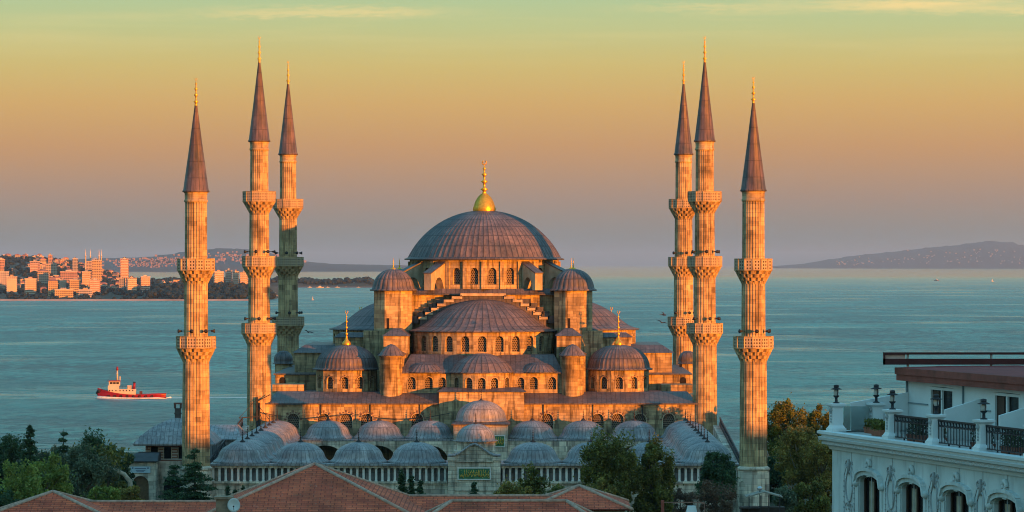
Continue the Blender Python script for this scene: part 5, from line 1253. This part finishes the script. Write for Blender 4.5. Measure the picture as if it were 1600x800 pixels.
# planters
TERR = mat_plain('terracotta', (0.28,0.105,0.065), .8, .25, 3); DARKP = LF['dark']
pl = [(1.9,1.4,1.3,'wide terracotta planter with clipped box bush beside the corner pillar'),(3.6,.95,1.0,'terracotta planter with low green leaves near the glass screen'),(7.6,.85,1.5,'long terracotta planter with square dark hedge in the first railed bay'),(9.4,.85,.8,'short terracotta planter with loose leaves in the first railed bay'),(13.4,.85,1.3,'terracotta planter with dark hedge in the middle railed bay'),(15.9,.85,1.3,'terracotta planter with dark hedge left of the sliding door'),(17.8,.85,1.2,'terracotta planter with low leaves near the frame edge')]
for i, (x, y, w, lab) in enumerate(pl):
    wx = 12.0 + tv.x*x - tv.y*y; wy = 130 + tv.y*x + tv.x*y; t = thing('planter', lab, 'planter', (wx,wy,TZ), rzh, 'planters on the terrace')
    mb = MB(); mb.frust(-w/2+.04,w/2-.04,-.16,.16,0,-w/2,w/2,-.2,.2,.24); mb.build('trough', TERR, t)
    rnd = random.Random(i); mb = MB()
    for _ in range(650): 
        hh = (.62 if i in (2,4,5) else .35); leaf(mb, (rnd.uniform(-w/2,w/2)*.92,rnd.uniform(-.2,.2),.2+rnd.random()*hh), .06, rnd)
    mb.build('plant', DARKP if i in (2,4,5) else LF['mid'], t, recalc=False)
# upper storey
mb = MB(); F, L = plane((.1,3.5),(LEN,3.5)); dz = [(3.4,2.3),(9.4,2.3),(15.4,2.3),(21.4,2.3)]
o1 = arch_wall(mb, F, L, TZ, 23.95, [(c,w,TZ+.05,23.7) for c,w in dz], .1, 2, .02); mb.box(.1,.4,3.51,8.9,TZ,23.95); H(mb, 'upper_storey', WHITE)
mb = MB(); mb.bar((.15,3.46,TZ),(.15,3.46,24.2),.07); mb.bar((5.6,3.46,TZ),(5.6,3.46,23.9),.06); mb.bar((11.6,3.46,TZ),(11.6,3.46,23.9),.06); mb.bar((.15,3.47,23.0),(2.2,3.47,23.0),.04); mb.bar((9.9-2.5,3.47,23.0),(8.1,3.47,23.0),.04); H(mb, 'drain_pipe', mat_plain('pipe_blue_grey',(.18,.25,.28),.6))
for ol in o1:
    x0, x1 = ol[0][0]+.1, ol[-1][0]+.1; p = MB().poly([F(q[0],q[1],.09) for q in ol]); p = H(p, 'sliding_door', GLASS)
    mb = MB()
    for x in (x0+.05,(x0+x1)/2,x1-.05): mb.box(x-.06,x+.06,3.49,3.57,TZ+.05,23.69)
    mb.box(x0,x1,3.492,3.568,23.59,23.692); H(mb, 'frame', WHITE, p)
    mb = MB(); mb.box(x0+.12,x0+.75,3.575,3.585,TZ+.1,23.55); H(mb, 'curtain', BROWN, p)
for a, col in ((.12,'end'),(7.0,''),(11.9,''),(17.2,'')):
    mb = MB(); y1 = 1.1 if col else 2.1; mb.extr([(a,3.49,TZ+.01),(a,y1,TZ+.01),(a,y1,TZ+1.12),(a,3.49,TZ+1.5)], (.14,0,0)); H(mb, 'partition_screen', WHITE)
EAVE = mat_plain('dark_red_wood', (0.23,0.06,0.045), .7, .3, 2)
mb = MB(); mb.box(-.05,LEN,3.1,3.5,23.86,24.1); mb.box(-.1,LEN,3.05,9.0,24.1,24.36); e = H(mb, 'eave', EAVE)
mb = MB(); mb.frust(.0,LEN,3.15,8.9,24.365,.5,LEN,5.0,8.0,24.42); H(mb, 'red_roof', mat_plain('red_sheet_roof',(.22,.035,.035),.85,.2,1), e)
# open steel frame over the end of the roof (runs across the end wall)
ux = Vector((.271,.963)); p0 = Vector((-.15,2.6))
def bx_(s0, s1, z0, z1, th): 
    a = p0+ux*s0; b = p0+ux*s1; n = Vector((-ux.y,ux.x))*th
    return [(a.x-n.x,a.y-n.y,z0),(b.x-n.x,b.y-n.y,z0),(b.x+n.x,b.y+n.y,z0),(a.x+n.x,a.y+n.y,z0)], z1-z0
mb = MB()
for (s0,s1,z0,z1,th) in ((0,11,24.86,24.95,.12),(0,11,24.47,24.70,.14),(0,.06,24.47,24.95,.14)): q, h = bx_(s0,s1,z0,z1,th); mb.extr(q, (0,0,h))
ro = H(mb, 'roof_rail', mat_plain('dark_maroon_steel', (0.06,0.014,0.016), .5, .2, 2))
q, h = bx_(.06,.85,24.70,24.86,.03); mb = MB(); mb.extr(q, (0,0,h)); H(mb, 'rail_panel', mat_plain('pale_rail_panel',(.55,.42,.38),.5), ro)
mb = MB()
for s in (.95,4.2,8.0): a = p0+ux*s; mb.bar((a.x,a.y,24.2),(a.x,a.y,24.9),.07)
H(mb, 'rail_post', mat_plain('grey_steel',(.35,.36,.36),.5), ro)

# ------------------------------------------------------------------ unseen city blocks towards the sunset, added and sized to shade the near ground
hs = Vector((sin(R(SUN_AZ)), -cos(R(SUN_AZ)))); ps = Vector((cos(R(SUN_AZ)), sin(R(SUN_AZ)))); C0 = Vector((-5,455)) + hs*350
rnd = random.Random(21)
rows = [(-350,-318,31),(-318,-288,30.6),(-288,-258,31.4),(-258,-228,30.8),(-228,-197,31.2),(-197,-165,30.5),(-165,-135,23.5),(-135,-105,22.3),(-105,-78,26),(-78,-52.5,25),
        (-52.5,-43.5,21.2),(-43.5,-21,26.6),(-21,8,20.4),(8,38,20.8),(38,66,20.2),(66,95,20.8)]
for i, (pa, pb, h) in enumerate(rows):
    w = pb-pa; c = C0 + ps*((pa+pb)/2) + hs*12
    t = thing('shade_block', 'unseen city block added on the sunset side to cast shade', 'building', (c.x,c.y,GZ), R(SUN_AZ), 'unseen city blocks added for shade')
    mb = MB(); mb.box(-w/2+.02,w/2-.02,-9,9,0,h-GZ-.6); mb.build('walls', FAC[i%5], t)
    mb = MB(); mb.box(-w/2,w/2,-9.3,9.3,h-GZ-.6,h-GZ); mb.build('roof', BAL, t)
    if i % 4 == 1: mb = MB(); mb.box(-3,1.5,-2,2,h-GZ,h-GZ+rnd.uniform(1.0,1.7)); mb.build('roof_hut', FAC[2], t)

# ------------------------------------------------------------------ sea air
mb = MB(); mb.box(-64000,64000,-3000,94000,-34.6,345); hz = mb.build('haze', [])
m = bpy.data.materials.new('sea_haze'); m.use_nodes = True; q = m.node_tree; q.nodes.clear(); oo = q.nodes.new('ShaderNodeOutputMaterial'); pv = q.nodes.new('ShaderNodeVolumePrincipled')
pv.inputs['Color'].default_value = (0.68,0.84,1.0,1); pv.inputs['Density'].default_value = 2.0e-5; pv.inputs['Anisotropy'].default_value = 0.35
q.links.new(pv.outputs[0], oo.inputs['Volume']); hz.data.materials.append(m); tag(hz, kind='stuff')
hz['label'] = 'thin evening haze over the sea and far shores'
